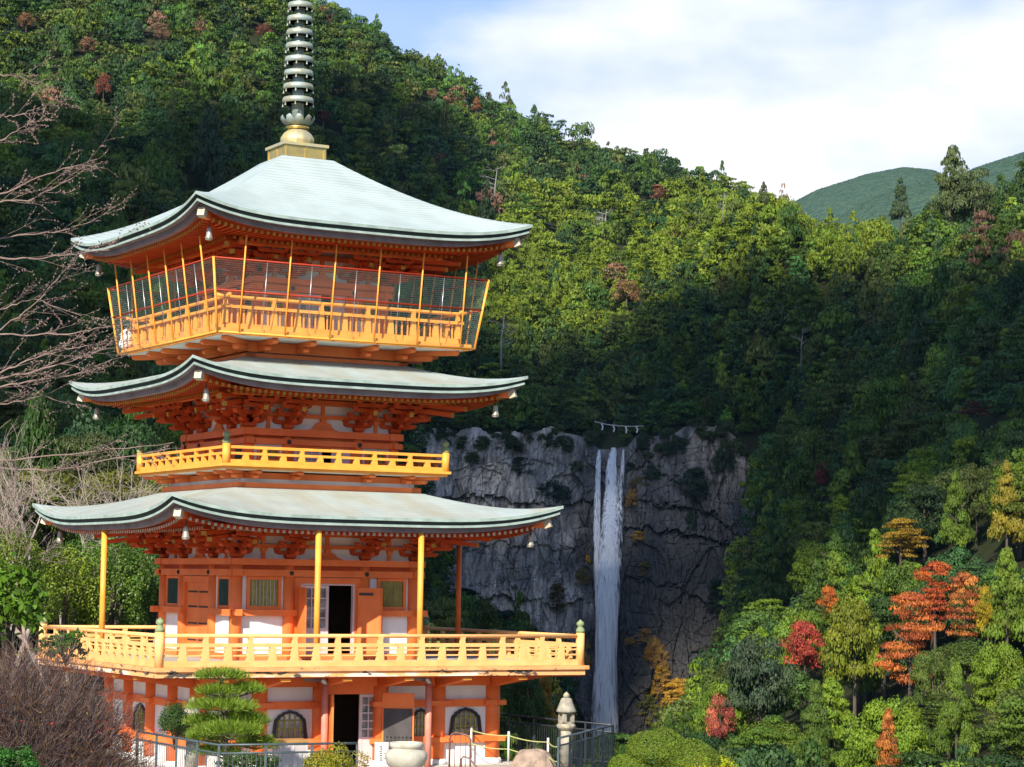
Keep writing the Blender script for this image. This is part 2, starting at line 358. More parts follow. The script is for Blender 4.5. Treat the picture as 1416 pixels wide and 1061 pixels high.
def bracket_mesh(name, hz, step, corner=False, sp=.46):
    mb = MB(); mb.M = Matrix.Diagonal((1, 1, hz, 1))
    def one():
        arm(mb, 0, 0, .17, sp, .13, .14)
        arm(mb, 0, -step*.5, .17, step*.5+.24, .13, .14, 'y')
        for x in (-sp+.06, 0, sp-.06): block(mb, x, 0, .31, .085, .11)
        block(mb, 0, -step, .31, .085, .11)
        arm(mb, 0, -step, .42, sp, .12, .13); arm(mb, 0, -step, .42, step+.24, .12, .13, 'y')
        for x in (-sp+.06, 0, sp-.06): block(mb, x, -step, .55, .08, .10)
        block(mb, 0, -2*step, .55, .08, .10)
        arm(mb, 0, -2*step, .65, sp, .12, .12)
        for x in (-sp+.06, 0, sp-.06): block(mb, x, -2*step, .77, .08, .09)
        arm(mb, 0, -3*step, .80, sp, .12, .11)
        for x in (-sp+.06, 0, sp-.06): block(mb, x, -3*step, .91, .075, .09)
        mb.cur = 0; mb.bar((0, 0, .86), (0, -3*step-.20, .60), .12, .14)
        mb.cur = 1; mb.bar((0, -3*step-.20, .60), (0, -3*step-.23, .594), .13, .15); mb.cur = 0
    block(mb, 0, 0, 0, .165, .18)
    one()
    if corner:
        old = mb.M
        mb.M = old @ Matrix.Rotation(-math.pi/2, 4, 'Z'); one()
        mb.M = old @ Matrix.Rotation(-math.pi/4, 4, 'Z')
        r2 = 1.414
        arm(mb, 0, -step*.7, .18, step*.7+.25, .13, .13, 'y'); block(mb, 0, -step*r2, .31, .09, .11)
        arm(mb, 0, -step*r2, .42, step*r2*.6+.4, .12, .13, 'y'); block(mb, 0, -2*step*r2, .55, .09, .1)
        mb.bar((0, 0, .92), (0, -3*step*r2-.45, .64), .14, .15); mb.cur = 1; mb.bar((0, -3*step*r2-.45, .64), (0, -3*step*r2-.48, .638), .15, .16); mb.cur = 0
        mb.bar((0, 0, 1.10), (0, -3*step*r2-.85, .84), .14, .14); mb.cur = 1; mb.bar((0, -3*step*r2-.85, .84), (0, -3*step*r2-.88, .838), .15, .15); mb.cur = 0
        mb.M = old
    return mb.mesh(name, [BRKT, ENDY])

def storey(a, cols, z0, nuki, daiwa, z_p, step, cr):
    """Columns, tie beams, bracket sets and plaster between them. a: column line; cols: column offsets."""
    hz = (z_p-.13-daiwa[1])/.99
    cm = bracket_mesh('corner_bracket_set', hz, step, True); bm_ = bracket_mesh('bracket_set', hz, step)
    colm = MB(); colm.smooth = True; colm.tube([(0, 0, H(z0)), (0, 0, H(daiwa[0]))], cr, 14); colm = colm.mesh('column', PAINT)
    for k in range(4):
        rot = k*math.pi/2; S = Matrix.Rotation(rot, 4, 'Z')
        def loc(x, y, z=0): return S @ Vector((x, y, z))
        link('corner_bracket_set', cm, pagoda, loc(-a, -a, H(daiwa[1])), rot)
        for c in cols[1:-1]: link('bracket_set', bm_, pagoda, loc(c, -a, H(daiwa[1])), rot)
        for c in cols[:-1]: link('column', colm, pagoda, loc(c, -a), rot)
        e = k*.0012
        tb = MB(); tb.box(-a-cr-.09, a+cr+.09, -a-cr-.02+e, -a+cr*.5, H(nuki[0])+e, H(nuki[1])+e)
        tb.box(-a-cr-.09, a+cr+.09, -a-cr-.06+e, -a+cr+.06, H(daiwa[0])+e, H(daiwa[1])+e)
        tb.mat(1)
        for c in cols: tb.M = Matrix.Translation((c + (.06 if c == cols[0] else 0), -a-cr-.02, H((nuki[0]+nuki[1])/2))) @ Matrix.Rotation(math.pi/2, 4, 'X'); tb.lathe([(.065, -.005), (.065, .03), (.03, .05)], n=10); tb.M = Matrix.Identity(4)
        tb.build('tie_beam', [PAINT, BLACKI], pagoda, rz=rot)
        # plaster and timber between the bracket sets
        pb = MB(); pb.mat(0).box(-a+.02, a-.02, -a+.03, -a+.12, H(daiwa[1]), H(z_p+.25))
        pb.mat(1).box(-a-.1, a+.1, -a-.055+e, -a+.03, H(daiwa[1])+.40*hz, H(daiwa[1])+.53*hz)
        pb.box(-a-.1, a+.1, -a-.05+e, -a+.03, H(daiwa[1])+.84*hz, H(daiwa[1])+1.02*hz)
        zz0, zz1 = H(daiwa[1]), H(daiwa[1])+.40*hz
        for c0, c1 in zip(cols, cols[1:]):
            m_ = (c0+c1)/2
            if abs(m_) > .1:
                pb.box(m_-.055, m_+.055, -a-.03, -a+.03, zz0, zz1); block(pb, m_, -a-.01, zz1-.11, .09, .11)
                pb.box(m_-.055, m_+.055, -a-.03, -a+.03, zz1+.13*hz, H(daiwa[1])+.84*hz)
            else:                            # frog-leg strut in the middle bay
                pb.prism([(-.55, zz0+.005), (-.35, zz0+.06), (-.22, zz1-.14), (-.10, zz1-.09), (.10, zz1-.09), (.22, zz1-.14), (.35, zz0+.06), (.55, zz0+.005)], -a-.045, -a+.03)
                block(pb, 0, -a-.01, zz1-.10, .09, .10)
                pb.box(-.055, .055, -a-.03, -a+.03, zz1+.13*hz, H(daiwa[1])+.84*hz)
        pb.build('bracket_zone_wall', [WHITE, PAINT], pagoda, rz=rot)

def window(x0, x1, z0, z1, a, rot, bars=BARS, frame=.09, nb=8):
    fb = MB(); f = frame
    for b in ((x0, x1, z0, z0+f), (x0, x1, z1-f, z1), (x0, x0+f, z0+f, z1-f), (x1-f, x1, z0+f, z1-f)): fb.box(b[0], b[1], -a-.05, -a+.06, H(b[2]), H(b[3]))
    o = fb.build('window', PAINT, pagoda, rz=rot)
    bb = MB(); W_ = x1-x0-2*f
    for i in range(nb): xx = x0+f+W_*(i+.5)/nb; bb.M = Matrix.Translation((xx, -a-.005, 0)) @ Matrix.Rotation(math.pi/4, 4, 'Z'); bb.box(-.03, .03, -.03, .03, H(z0+f), H(z1-f))
    bb.build('window_bars', bars, o)
    pn = MB(); pn.box(x0+f, x1-f, -a+.05, -a+.07, H(z0+f), H(z1-f)); pn.build('pane', GLASSY, o)
    return o
def wall(segs, mat, a, rot, name='wall', th=.12, dy=0):
    b = MB()
    for x0, x1, z0, z1 in segs: b.box(x0, x1, -a+dy, -a+dy+th, H(z0), H(z1))
    return b.build(name, mat, pagoda, rz=rot)
def beam(x0, x1, z0, z1, y0, y1, rot, mat=PAINT, name='beam'):
    b = MB(); b.box(x0, x1, y0, y1, H(z0), H(z1)); return b.build(name, mat, pagoda, rz=rot)
def lattice_door(x0, x1, z0, z1, y, rows, cols, parent=None, mat=PINKW, ksplit=.38, name='glazed_door'):
    b = MB(); t = .05; zs = z0+(z1-z0)*ksplit
    for q in ((x0, x0+.09, z0, z1), (x1-.09, x1, z0, z1), (x0+.09, x1-.09, z1-.08, z1), (x0+.09, x1-.09, zs-.05, zs)): b.box(q[0], q[1], y-t/2, y+t/2, H(q[2]), H(q[3]))
    b.box(x0+.09, x1-.09, y-.012, y+.02, H(z0), H(zs-.05))
    X0, X1 = x0+.09, x1-.09
    for i in range(1, cols): xx = X0+(X1-X0)*i/cols; b.box(xx-.018, xx+.018, y-.02, y+.015, H(zs), H(z1-.08))
    for j in range(1, rows): z_ = zs+(z1-.08-zs)*j/rows; b.box(X0, X1, y-.017, y+.012, H(z_-.018), H(z_+.018))
    o = b.build(name, mat, pagoda)
    g = MB(); g.box(X0, X1, y+.018, y+.026, H(zs), H(z1-.08)); g.build('pane', GLASSY, o)
    return o

# ---- roofs
make_roof(6.08, 1.75, .50, 2.95, 2.60, .85, COPPER1, ENDW, 2.83, 3.95, 1.47)
make_roof(5.28, 5.66, .42, 2.62, 6.40, .85, COPPER1, ENDY, 2.33, 3.35, 5.36)
make_roof(5.335, 10.12, .48, .85, 12.75, .72, COPPER3, ENDY, 2.05, 3.20, 9.70)

# ---- first (main) storey
A1 = 2.83; C1 = [-2.83, -1.2, 1.2, 2.83]
storey(A1, C1, -2.33, (.06, .25), (.38, .56), 1.47, .36, .185)
for k in range(4):
    rot = k*math.pi/2; front = k == 0
    wall([(-2.8, -1.2, -1.0, .4), (1.2, 2.8, -1.0, .4), (-2.8, -1.2, -2.33, -1.0), (1.2, 2.8, -2.33, -1.0), (-1.2, 1.2, .02, .4)], WHITE, A1, rot, dy=-.02)
    beam(-A1, A1, .245, .385, -A1-.06, -A1+.05, rot, PAINT2, 'gap_shade_strip')  # dark strip standing in for the shade between the beams
    for x0, x1 in ((-2.52, -1.46), (1.62, 2.56)): window(x0, x1, -.88, .055, A1+.03, rot, BARS if front else TEAL)
    e = k*.0012
    for x0, x1 in ((-A1-.40, -.98), (.98, A1+.40)): beam(x0, x1, -1.07+e, -.89+e, -A1-.20+e, -A1+.05, rot, name='waist_beam')
    beam(-A1-.05, A1+.05, -2.33, -2.16+e, -A1-.16+e, -A1+.1, rot, name='sill_beam')
    beam(-1.05, 1.05, -.13, .04, -A1-.10, -A1+.05, rot, name='lintel')
    if front:
        beam(-1.03, -.84, -2.16, -.13, -A1-.08, -A1+.06, rot, name='door_jamb'); beam(.90, 1.03, -2.16, -.13, -A1-.08, -A1+.06, rot, name='door_jamb')
        b = MB()
        for q in ((-.84, -.79, -2.16, -.18), (.84, .90, -2.16, -.18), (-.84, .90, -.18, -.13)): b.box(q[0], q[1], -A1-.05, -A1+.08, H(q[2]), H(q[3]))
        b.build('door_frame', PINKW, pagoda)
        lattice_door(-.79, .07, -2.16, -.19, -A1-.01, 4, 3)
        # the open leaf on the right, folded towards the wall, with an iron strap
        b = MB(); b.mat(0).bar((.97, -A1-.12, H(-1.2)), (1.50, -A1-.55, H(-1.2)), .05, 1.92)
        b.mat(0).bar((1.50, -A1-.55, H(-1.2)), (1.72, -A1-.20, H(-1.2)), .05, 1.92)
        d = (Vector((1.50, -A1-.55, 0))-Vector((.97, -A1-.12, 0))).normalized(); nrm = Vector((d.y, -d.x, 0))
        for z_ in (-.42, -1.9):
            p = Vector((1.0, -A1-.15, H(z_))) + nrm*.03; b.mat(1).bar(p, p+d*.42, .014, .075)
        b.build('door_leaf', [PAINT, BLACKI], pagoda)
        b = MB(); b.bar((-.93, -A1-.12, H(-1.2)), (-1.0, -A1-.80, H(-1.2)), .05, 1.92); b.build('door_leaf', PAINT, pagoda)
    else:
        b = MB(); b.mat(0).box(-.95, -.012, -A1-.02, -A1+.05, H(-2.16), H(-.13)); b.box(.012, .95, -A1-.023, -A1+.05, H(-2.16), H(-.13))
        b.mat(1).box(-.012, .012, -A1+.0, -A1+.05, H(-2.16), H(-.13))
        for z_ in (-.42, -.86, -1.35, -1.84):
            for s in (-1, 1):
                for i in range(5): b.box(s*(.12+.15*i)-.05, s*(.12+.15*i)+.05, -A1-.04, -A1-.02, H(z_-.025), H(z_+.025))
        b.build('door', [PAINT, BLACKI], pagoda, rz=rot)
        for s in (-1, 1): b = MB(); b.box(s*1.02-.07, s*1.02+.07, -A1-.10, -A1+.06, H(-2.16), H(-.13)); b.build('door_jamb', PAINT, pagoda, rz=rot)
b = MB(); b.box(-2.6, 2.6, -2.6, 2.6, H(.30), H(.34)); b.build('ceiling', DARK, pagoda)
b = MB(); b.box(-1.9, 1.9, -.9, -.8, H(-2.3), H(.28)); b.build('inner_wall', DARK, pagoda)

# ---- second storey (low) and third storey
def upper(a, cols, z0, nuki, daiwa, z_p, step, cr, win, door_z):
    storey(a, cols, z0, nuki, daiwa, z_p, step, cr)
    for k in range(4):
        rot = k*math.pi/2; c = cols[2]
        beam(-a, a, nuki[1]-.005, daiwa[0]+.005, -a-.05, -a+.05, rot, PAINT2, 'gap_shade_strip')  # painted shade in the gap between tie beam and plate
        wall([(-a+.03, -c, z0, nuki[1]+.1), (c, a-.03, z0, nuki[1]+.1)], WHITE, a, rot, dy=-.02)
        wall([(-c, -c+.22, z0, nuki[1]+.1), (c-.22, c, z0, nuki[1]+.1), (-c+.22, c-.22, door_z, nuki[1]+.1)], PAINT, a, rot, name='door_surround', dy=-.05)
        for s in (-1, 1):
            m_ = s*(a+c)/2; ww = (a-c)*.29
            window(m_-ww, m_+ww, win[0], win[1], a+.03, rot, BARS if k == 0 else TEAL, .07, 6)
        if k == 0:
            lattice_door(-c+.23, -.02, z0+.02, door_z-.02, -a-.01, 4, 3)
            b = MB(); b.box(.30, c-.23, -a-.02, -a+.02, H(z0), H(door_z)); b.build('door_leaf', PINKW, pagoda)
        else:
            b = MB(); b.mat(0).box(-c+.22, -.01, -a-.01, -a+.03, H(z0), H(door_z)); b.box(.01, c-.22, -a-.012, -a+.03, H(z0), H(door_z)); b.build('door', PAINT, pagoda, rz=rot)
    b = MB(); b.box(-a+.15, a-.15, -a+.15, a-.15, H(daiwa[0]-.05), H(daiwa[0]-.02)); b.build('ceiling', DARK, pagoda)
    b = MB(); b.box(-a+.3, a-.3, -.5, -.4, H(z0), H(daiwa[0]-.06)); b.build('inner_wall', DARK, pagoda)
upper(2.33, [-2.33, -1.14, 1.14, 2.33], 3.24, (3.90, 4.06), (4.15, 4.35), 5.36, .33, .155, (3.40, 3.83), 3.84)
upper(2.05, [-2.05, -1.0, 1.0, 2.05], 6.9, (8.46, 8.62), (8.66, 8.82), 9.70, .36, .15, (7.75, 8.38), 8.44)

# ---- balconies of the second and third storeys
def balcony_support(a_base, zb0, zb1, a_lat, zl0, zl1, arms, reach, zdeck, a_mid):
    for k in range(4):
        rot = k*math.pi/2; e = k*.0012
        beam(-a_base, a_base, zb0+e, zb1+e, -a_base+e, -a_base+.3, rot, name='base_beam')
        beam(-a_base+.15, a_base-.15, zb1, zl0+.01, -a_base+.18+e, -a_base+.3, rot, WHITE, 'plaster_band')
        beam(-a_lat, a_lat, zl0+e, zl1+e, -a_lat+e, -a_lat+.2, rot, name='lateral_beam')
        for x in arms:
            b = MB(); h = zdeck-zl0; ht = h*.5
            for (r, z0, z1) in ((reach[0], zl0, zl0+ht), (reach[1], zl0+ht+.012, zdeck-.004)):
                pf = [(a_lat-.1, z1)] + [(r-.10+.10*math.sin(t*math.pi/4), (z0+z1)/2+(z1-z0)/2*math.cos(t*math.pi/4)) for t in range(5)] + [(a_lat-.1, z0)]
                b.M = Matrix.Translation((x, 0, 0)) @ Matrix.Rotation(-math.pi/2, 4, 'Z'); b.prism([(q, H(z)) for q, z in pf], -.085, .085)
            b.build('support_arm', PAINT, pagoda, rz=rot)
        b = MB(); b.M = Matrix.Rotation(-math.pi*.75, 4, 'Z')   # diagonal arm under each corner
        for (r, z0, z1) in ((reach[0]*1.36, zl0, zl0+ht), (reach[1]*1.38, zl0+ht+.012, zdeck-.004)):
            b.prism([(q, H(z)) for q, z in [(a_lat*1.2, z1), (r-.02, z1), (r, (z0+z1)/2), (r-.06, z0), (a_lat*1.2, z0)]], -.09, .09)
        b.build('support_arm', PAINT, pagoda, rz=rot)
balcony_support(2.97, 2.50, 2.74, 2.80, 2.86, 3.04, (-2.45, -1.15, 1.15, 2.45), (3.22, 3.46), 3.085, 2.9)
balcony_support(2.62, 6.36, 6.50, 2.70, 6.54, 6.84, (-2.2, -1.0, 1.0, 2.2), (3.30, 3.85), 6.85, 2.6)
b = MB(); b.mat(0).box(-3.63, 3.63, -3.63, 3.63, H(3.165), H(3.24)); b.mat(0).box(-3.55, 3.55, -3.55, 3.55, H(3.088), H(3.165)); b.mat(1).box(-3.45, 3.45, -3.45, 3.45, H(3.08), H(3.088)); b.build('balcony_deck', [RAILP, WHITE], pagoda)
b = MB(); b.mat(0).box(-4.03, 4.03, -4.03, 4.03, H(6.94), H(7.03)); b.mat(0).box(-3.96, 3.96, -3.96, 3.96, H(6.862), H(6.94)); b.mat(1).box(-3.88, 3.88, -3.88, 3.88, H(6.852), H(6.862)); b.build('balcony_deck', [RAILP, WHITE], pagoda)

def post_mesh(name, w0, w1, z0, z1, d, mat, knob=False):
    b = MB(); b.prism([(-w0, z0), (w0, z0), (w1, z1), (-w1, z1)], -d, d)
    if knob: b.box(-w1*.8, w1*.8, -d*.8, d*.8, z1, z1+.05)
    return b.mesh(name, mat)
def railing(x0, x1, y, rot, z, nb, mat, kind):
    """One side of a railing in that side's own frame: along x at depth y. z: list of rail levels."""
    b = MB(); e = (rot*.0008)
    if kind == 'deck':                        # main balcony: base beam, two thin rails, waist rail, top rail
        b.box(x0, x1, y-.07, y+.07, H(z[0])+e, H(z[1])+e)
        for zz in (z[1]+.14, z[1]+.29): b.box(x0, x1, y-.02, y+.02, H(zz)-.02+e, H(zz)+.02+e)
        b.box(x0, x1, y-.045, y+.045, H(z[2])-.05+e, H(z[2])+.05+e); b.tube([(x0, y, H(z[3])+e), (x1, y, H(z[3])+e)], .055, 8)
    elif kind == 'low':
        b.box(x0, x1, y-.06, y+.06, H(z[0])+e, H(z[1])+e); b.box(x0, x1, y-.045, y+.045, H(z[2])-.035+e, H(z[2])+.035+e); b.box(x0, x1, y-.05, y+.05, H(z[3])-.04+e, H(z[3])+.04+e)
    else:
        b.box(x0, x1, y-.07, y+.07, H(z[0])+e, H(z[1])+e); b.box(x0-.18, x1+.18, y-.06, y+.06, H(z[2])-.045+e, H(z[2])+.045+e)
        b.tube([(x0-.30, y, H(z[3])+.05+e), (x0-.1, y, H(z[3])+.008+e), (x0+.3, y, H(z[3])+e), (x1-.3, y, H(z[3])+e), (x1+.1, y, H(z[3])+.008+e), (x1+.30, y, H(z[3])+.05+e)], .055, 8)
        for i in range(nb*2):
            for j in (1, 2, 3):
                xx = x0+(x1-x0)*(i+j/4)/(nb*2); b.box(xx-.02, xx+.02, y-.02, y+.02, H(z[1]), H(z[2]))
    o = b.build('railing', mat, pagoda, rz=rot)
    hw = .10 if kind == 'deck' else .085
    full = post_mesh('railing_post', hw*1.15, hw*.75, H(z[1])-.002, H(z[2])+.02, .05, mat)
    fb = MB(); fb.prism([(-hw*1.15, H(z[1])-.002), (hw*1.15, H(z[1])-.002), (hw*.72, H(z[2])+.06), (hw*.60, H(z[3])-.10), (hw*.85, H(z[3])-.02), (-hw*.85, H(z[3])-.02), (-hw*.60, H(z[3])-.10), (-hw*.72, H(z[2])+.06)], -.052, .052)
    tall = fb.mesh('railing_post', mat)
    n2 = nb*2
    for i in range(n2+1):
        if i in (0, n2) and kind != 'cage': continue
        link('railing_post', tall if i % 2 == 0 else full, o, (x0+(x1-x0)*i/n2, y, 0))
    return o
def knob_post(x, y, z0, z1, mat, r=.12):
    b = MB(); b.smooth = True; b.tube([(x, y, H(z0)), (x, y, H(z1))], r, 14); o = b.build('corner_post', mat, pagoda)
    g = MB(); g.lathe([(r*1.02, 0), (r*1.02, .10), (r*.8, .11), (r*.85, .14), (r*.55, .16), (r*.62, .19), (r*.95, .24), (r*.85, .30), (r*.35, .35), (.0, .39)], (x, y, H(z1)), 14)
    g.build('onion_knob', GREENB, o)
for k in range(4): railing(-3.48, 3.48, -3.48, k*math.pi/2, (3.24, 3.355, 3.53, 3.71), 6, RAILP, 'low')
for sx in (-1, 1):
    for sy in (-1, 1): knob_post(sx*3.50, sy*3.50, 3.24, 3.80, RAILP, .115)
for k in range(4): railing(-3.72, 3.72, -3.72, k*math.pi/2, (7.03, 7.20, 7.68, 7.95), 5, RAILP, 'cage')

# ---- wire cage round the third balcony
def net_mat():
    m = bpy.data.materials.new('wire_net'); m.use_nodes = True; nt = m.node_tree; N = nt.nodes; L = nt.links
    b = N['Principled BSDF']; b.inputs['Base Color'].default_value = (.20, .27, .24, 1); b.inputs['Roughness'].default_value = .5
    uv = N.new('ShaderNodeUVMap'); uv.uv_map = 'net'
    br = N.new('ShaderNodeTexBrick'); br.inputs['Scale'].default_value = 1; br.inputs['Mortar Size'].default_value = .0023; br.inputs['Brick Width'].default_value = .085; br.inputs['Row Height'].default_value = .06; br.offset = .5
    br.inputs['Color1'].default_value = (0, 0, 0, 1); br.inputs['Color2'].default_value = (0, 0, 0, 1); br.inputs['Mortar'].default_value = (1, 1, 1, 1); L.new(uv.outputs[0], br.inputs['Vector'])
    tr = N.new('ShaderNodeBsdfTransparent'); mx = N.new('ShaderNodeMixShader'); L.new(br.outputs['Color'], mx.inputs[0]); L.new(tr.outputs[0], mx.inputs[1]); L.new(b.outputs[0], mx.inputs[2])
    L.new(mx.outputs[0], N['Material Output'].inputs[0])
    return m
NET = net_mat()
CA = lambda z: 4.10 + (z-6.90)*(.29/2.05)          # the cage leans outwards
cg = []
for k in range(4):
    rot = k*math.pi/2; b = MB(); e = k*.001
    for z_ in (8.95, 8.06): b.mat(0).tube([(-CA(z_), -CA(z_), H(z_)+e), (CA(z_), -CA(z_), H(z_)+e)], .026, 6)
    b.mat(1).tube([(-CA(6.9), -CA(6.9), H(6.9)+e), (CA(6.9), -CA(6.9), H(6.9)+e)], .03, 6)
    b.mat(1).tube([(-CA(6.9), -CA(6.9), H(6.9)), (-CA(8.97), -CA(8.97), H(8.97))], .038, 8)
    cage = b.build('safety_cage', [REDPIPE, RAILP], pagoda, rz=rot)
    pm = MB(); pm.tube([(0, -CA(6.93)-.03, H(6.93)), (0, -CA(9.62)-.03, H(9.62))], .025, 7); pm = pm.mesh('cage_pole', RAILP)
    for x in (-3.46, -2.06, -.66, .76, 2.16, 3.6): link('cage_pole', pm, cage, (x, 0, 0))
    nb = MB(); z0, z1 = 6.93, 8.93; nb.quad((-CA(z0), -CA(z0), H(z0)), (CA(z0), -CA(z0), H(z0)), (CA(z1), -CA(z1), H(z1)), (-CA(z1), -CA(z1), H(z1)))
    me = nb.mesh('wire_net', NET); uv = me.uv_layers.new(name='net')
    for i, q in enumerate(((0, 0), (8.2, 0), (8.45, 2.02), (-.25, 2.02))): uv.data[i].uv = q
    link('wire_net', me, cage)
    sm = MB(); sm.tube([(0, -CA(7), H(7.0)), (0, -CA(8.93), H(8.93))], .010, 5); sm = sm.mesh('net_seam', STEEL)
    for x in (-2.75, -1.36, .05, 1.46, 2.9): link('net_seam', sm, cage, (x, 0, 0))

# ---- main balcony (wider to the front) and the storey under it
X0, X1, Y0, Y1 = -6.62, 6.70, -6.62, 3.62
b = MB(); b.mat(0).box(X0, X1, Y0, Y1, H(-2.50), H(-2.39)); b.mat(3).box(X0+.06, X1-.1, Y0+.07, Y1-.06, H(-2.66), H(-2.50)); b.mat(1).box(X0+.12, X1-.16, Y0+.13, Y1-.12, H(-2.70), H(-2.66)); b.mat(2).box(X0+.2, X1-.2, Y0+.2, Y1-.2, H(-2.39), H(-2.335)); b.build('balcony_deck', [LIPP, PAINT2, DECKF, LIPW], pagoda)
zr = (-2.385, -2.22, -1.80, -1.55); q = .17
def deck_rail(p0, p1, nb):
    p0 = Vector(p0); p1 = Vector(p1); d = p1-p0; L_ = d.length; ang = math.atan2(d.y, d.x)
    o = railing(0, L_, 0, 0, zr, nb, RAIL1, 'deck'); o.location = (p0.x, p0.y, 0); o.rotation_euler = (0, 0, ang)
deck_rail((X0+q, Y0+q), (X1-q-.05, Y0+q), 10); deck_rail((X1-q-.05, Y0+q), (X1-q-.05, Y1-q), 8); deck_rail((X1-q-.05, Y1-q), (X0+q, Y1-q), 10); deck_rail((X0+q, Y1-q), (X0+q, Y0+q), 8)
for x, y in ((X0+q, Y0+q), (X1-q-.05, Y0+q), (X1-q-.05, Y1-q), (X0+q, Y1-q)): knob_post(x, y, -2.39, -1.45, RAIL1, .125)
for x, y, m_ in ((-1.58, -5.7, RAILP), (1.62, -5.7, RAILP), (-5.7, .30, RAILP), (5.86, 0, PAINT)):
    b = MB(); b.tube([(x, y, H(-2.34)), (x, y, H(1.36))], .085, 12); b.build('eave_prop', m_, pagoda)

AL = 4.6; CL = [-4.6, -2.79, -.95, .95, 2.79, 4.6]
colm = MB(); colm.smooth = True; colm.mat(0).tube([(0, 0, H(-5.12)), (0, 0, H(-2.70))], .235, 18); colm.mat(1).lathe([(.30, 0), (.30, .10), (.26, .16)], (0, 0, .02), 18); colm = colm.mesh('lower_column', [PAINT, WHITE])
DEP = 2.4                                                  # the lower storey reaches back to y = +2.4
def kato(x0, x1, z0, z1, a, rot):
    """Bell-shaped cusped window: black frame, panes, olive lattice."""
    half = [(1.0, 0), (.95, .25), (.90, .52), (.86, .66), (.80, .72), (.72, .75), (.66, .82), (.56, .86), (.48, .87), (.40, .93), (.26, .955), (.14, .965), (0, 1.0)]
    cx_, w2, h = (x0+x1)/2, (x1-x0)/2, z1-z0
    outl = [(cx_+u*w2, z0+v*h) for u, v in half] + [(cx_-u*w2, z0+v*h) for u, v in half[-2::-1]]
    inn = [(cx_+u*w2*.84, z0+v*h*.90) for u, v in half] + [(cx_-u*w2*.84, z0+v*h*.90) for u, v in half[-2::-1]]
    b = MB(); n = len(outl)
    f = b.pts([(x, -a-.10, H(z)) for x, z in outl]); g = b.pts([(x, -a-.10, H(z)) for x, z in inn]); f2 = b.pts([(x, -a+.02, H(z)) for x, z in outl]); g2 = b.pts([(x, -a+.02, H(z)) for x, z in inn])
    for i in range(n-1): b.face((f+i, f+i+1, g+i+1, g+i)); b.face((f+i+1, f+i, f2+i, f2+i+1)); b.face((g+i, g+i+1, g2+i+1, g2+i))
    o = b.build('bell_window', LACQ, pagoda, rz=rot)
    p = MB(); p.prism([(x, H(z)) for x, z in inn], -a-.03, -a-.02); p.build('pane', GLASSY, o)
    lb = MB()
    def top(u):
        us = [q_[0] for q_ in half][::-1]; vs = [q_[1] for q_ in half][::-1]; return float(np.interp(abs(u), us, vs))*.90
    for i in range(-2, 3): u = i*.36; lb.box(cx_+u*w2*.84-.022, cx_+u*w2*.84+.022, -a-.065, -a-.03, H(z0), H(z0+top(u)*h)-.02)
    for v in (.33, .64): lb.box(cx_-w2*.76, cx_+w2*.76, -a-.06, -a-.032, H(z0+v*h)-.02, H(z0+v*h)+.02)
    lb.build('lattice', BARS, o)
def lower_side(k, cols, a, bays):
    rot = k*math.pi/2; e = k*.0012
    x0, x1 = cols[0], cols[-1]
    beam(x0-.25, x1+.25, -3.02+e, -2.70, -a-.16+e, -a+.12, rot, name='lower_beam')
    for (c0, c1), typ in zip(zip(cols, cols[1:]), bays):
        if typ == 'open': continue
        wall([(c0, c1, -5.3, -2.9)], WHITE, a, rot, 'lower_wall', dy=-.03)
        beam(c0+.1, c1-.1, -3.63+e, -3.42+e, -a-.12+e, -a+.06, rot, name='lower_beam'); beam(c0+.1, c1-.1, -4.67+e, -4.46+e, -a-.14+e, -a+.06, rot, name='lower_beam')
        m_ = (c0+c1)/2
        if typ == 'kato': kato(m_-.54, m_+.54, -4.46, -3.66, a, rot)
        if typ == 'narrow': kato(m_+.02, m_+.72, -4.46, -3.66, a, rot)
    for c in cols:
        for z_ in (-3.52, -4.565): beam(c-.34, c+.34, z_-.07, z_+.07, -a-.27, -a-.05, rot, name='beam_nose')
lower_side(0, CL, AL, ['kato', 'kato', 'open', 'narrow', 'kato'])
lower_side(3, [-2.4, -.7, 1.15, 2.9, 4.6], AL, ['plain', 'kato', 'plain', 'kato'])
lower_side(1, [-4.6, -2.9, -1.15, .7, 2.4], AL, ['kato', 'plain', 'kato', 'plain'])
lower_side(2, CL, DEP, ['plain']*5)
for c in CL: link('lower_column', colm, pagoda, (c, -AL, 0)); link('lower_column', colm, pagoda, (c, DEP, 0))
for y in (-2.9, -1.15, .7):
    for s in (-1, 1): link('lower_column', colm, pagoda, (s*AL, y, 0))
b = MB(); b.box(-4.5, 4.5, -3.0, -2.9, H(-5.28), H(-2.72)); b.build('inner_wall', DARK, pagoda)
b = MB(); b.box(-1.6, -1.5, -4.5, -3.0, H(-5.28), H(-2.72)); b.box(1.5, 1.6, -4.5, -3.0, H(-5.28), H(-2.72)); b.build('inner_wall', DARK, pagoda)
b = MB(); b.box(-.95, .95, -AL-.05, -AL+.05, H(-3.24), H(-3.02)); b.build('lintel', PAINT, pagoda)
lattice_door(.28, .86, -5.25, -3.25, -AL-.02, 5, 2, ksplit=.40)
b = MB(); b.bar((.90, -AL-.25, H(-4.2)), (1.68, -AL-.72, H(-4.2)), .06, 2.0); o = b.build('door_leaf', PAINT, pagoda)
d = Vector((.78, -.47, 0)).normalized(); nrm = Vector((d.y, -d.x, 0)); p = Vector((.94, -AL-.275, H(-4.35)))+nrm*.045
b = MB(); b.mat(0).bar(p, p+d*.82, .02, 1.42); random.seed(4)
b.mat(1)
for i in range(7):
    for j in range(5):
        if random.random() < .9:
            c = p+nrm*.013+d*(.09+.11*i)+Vector((0, 0, -.12-.1*j+.02)); b.bar(c, c+d*random.uniform(.05, .075), .004, random.uniform(.04, .065))
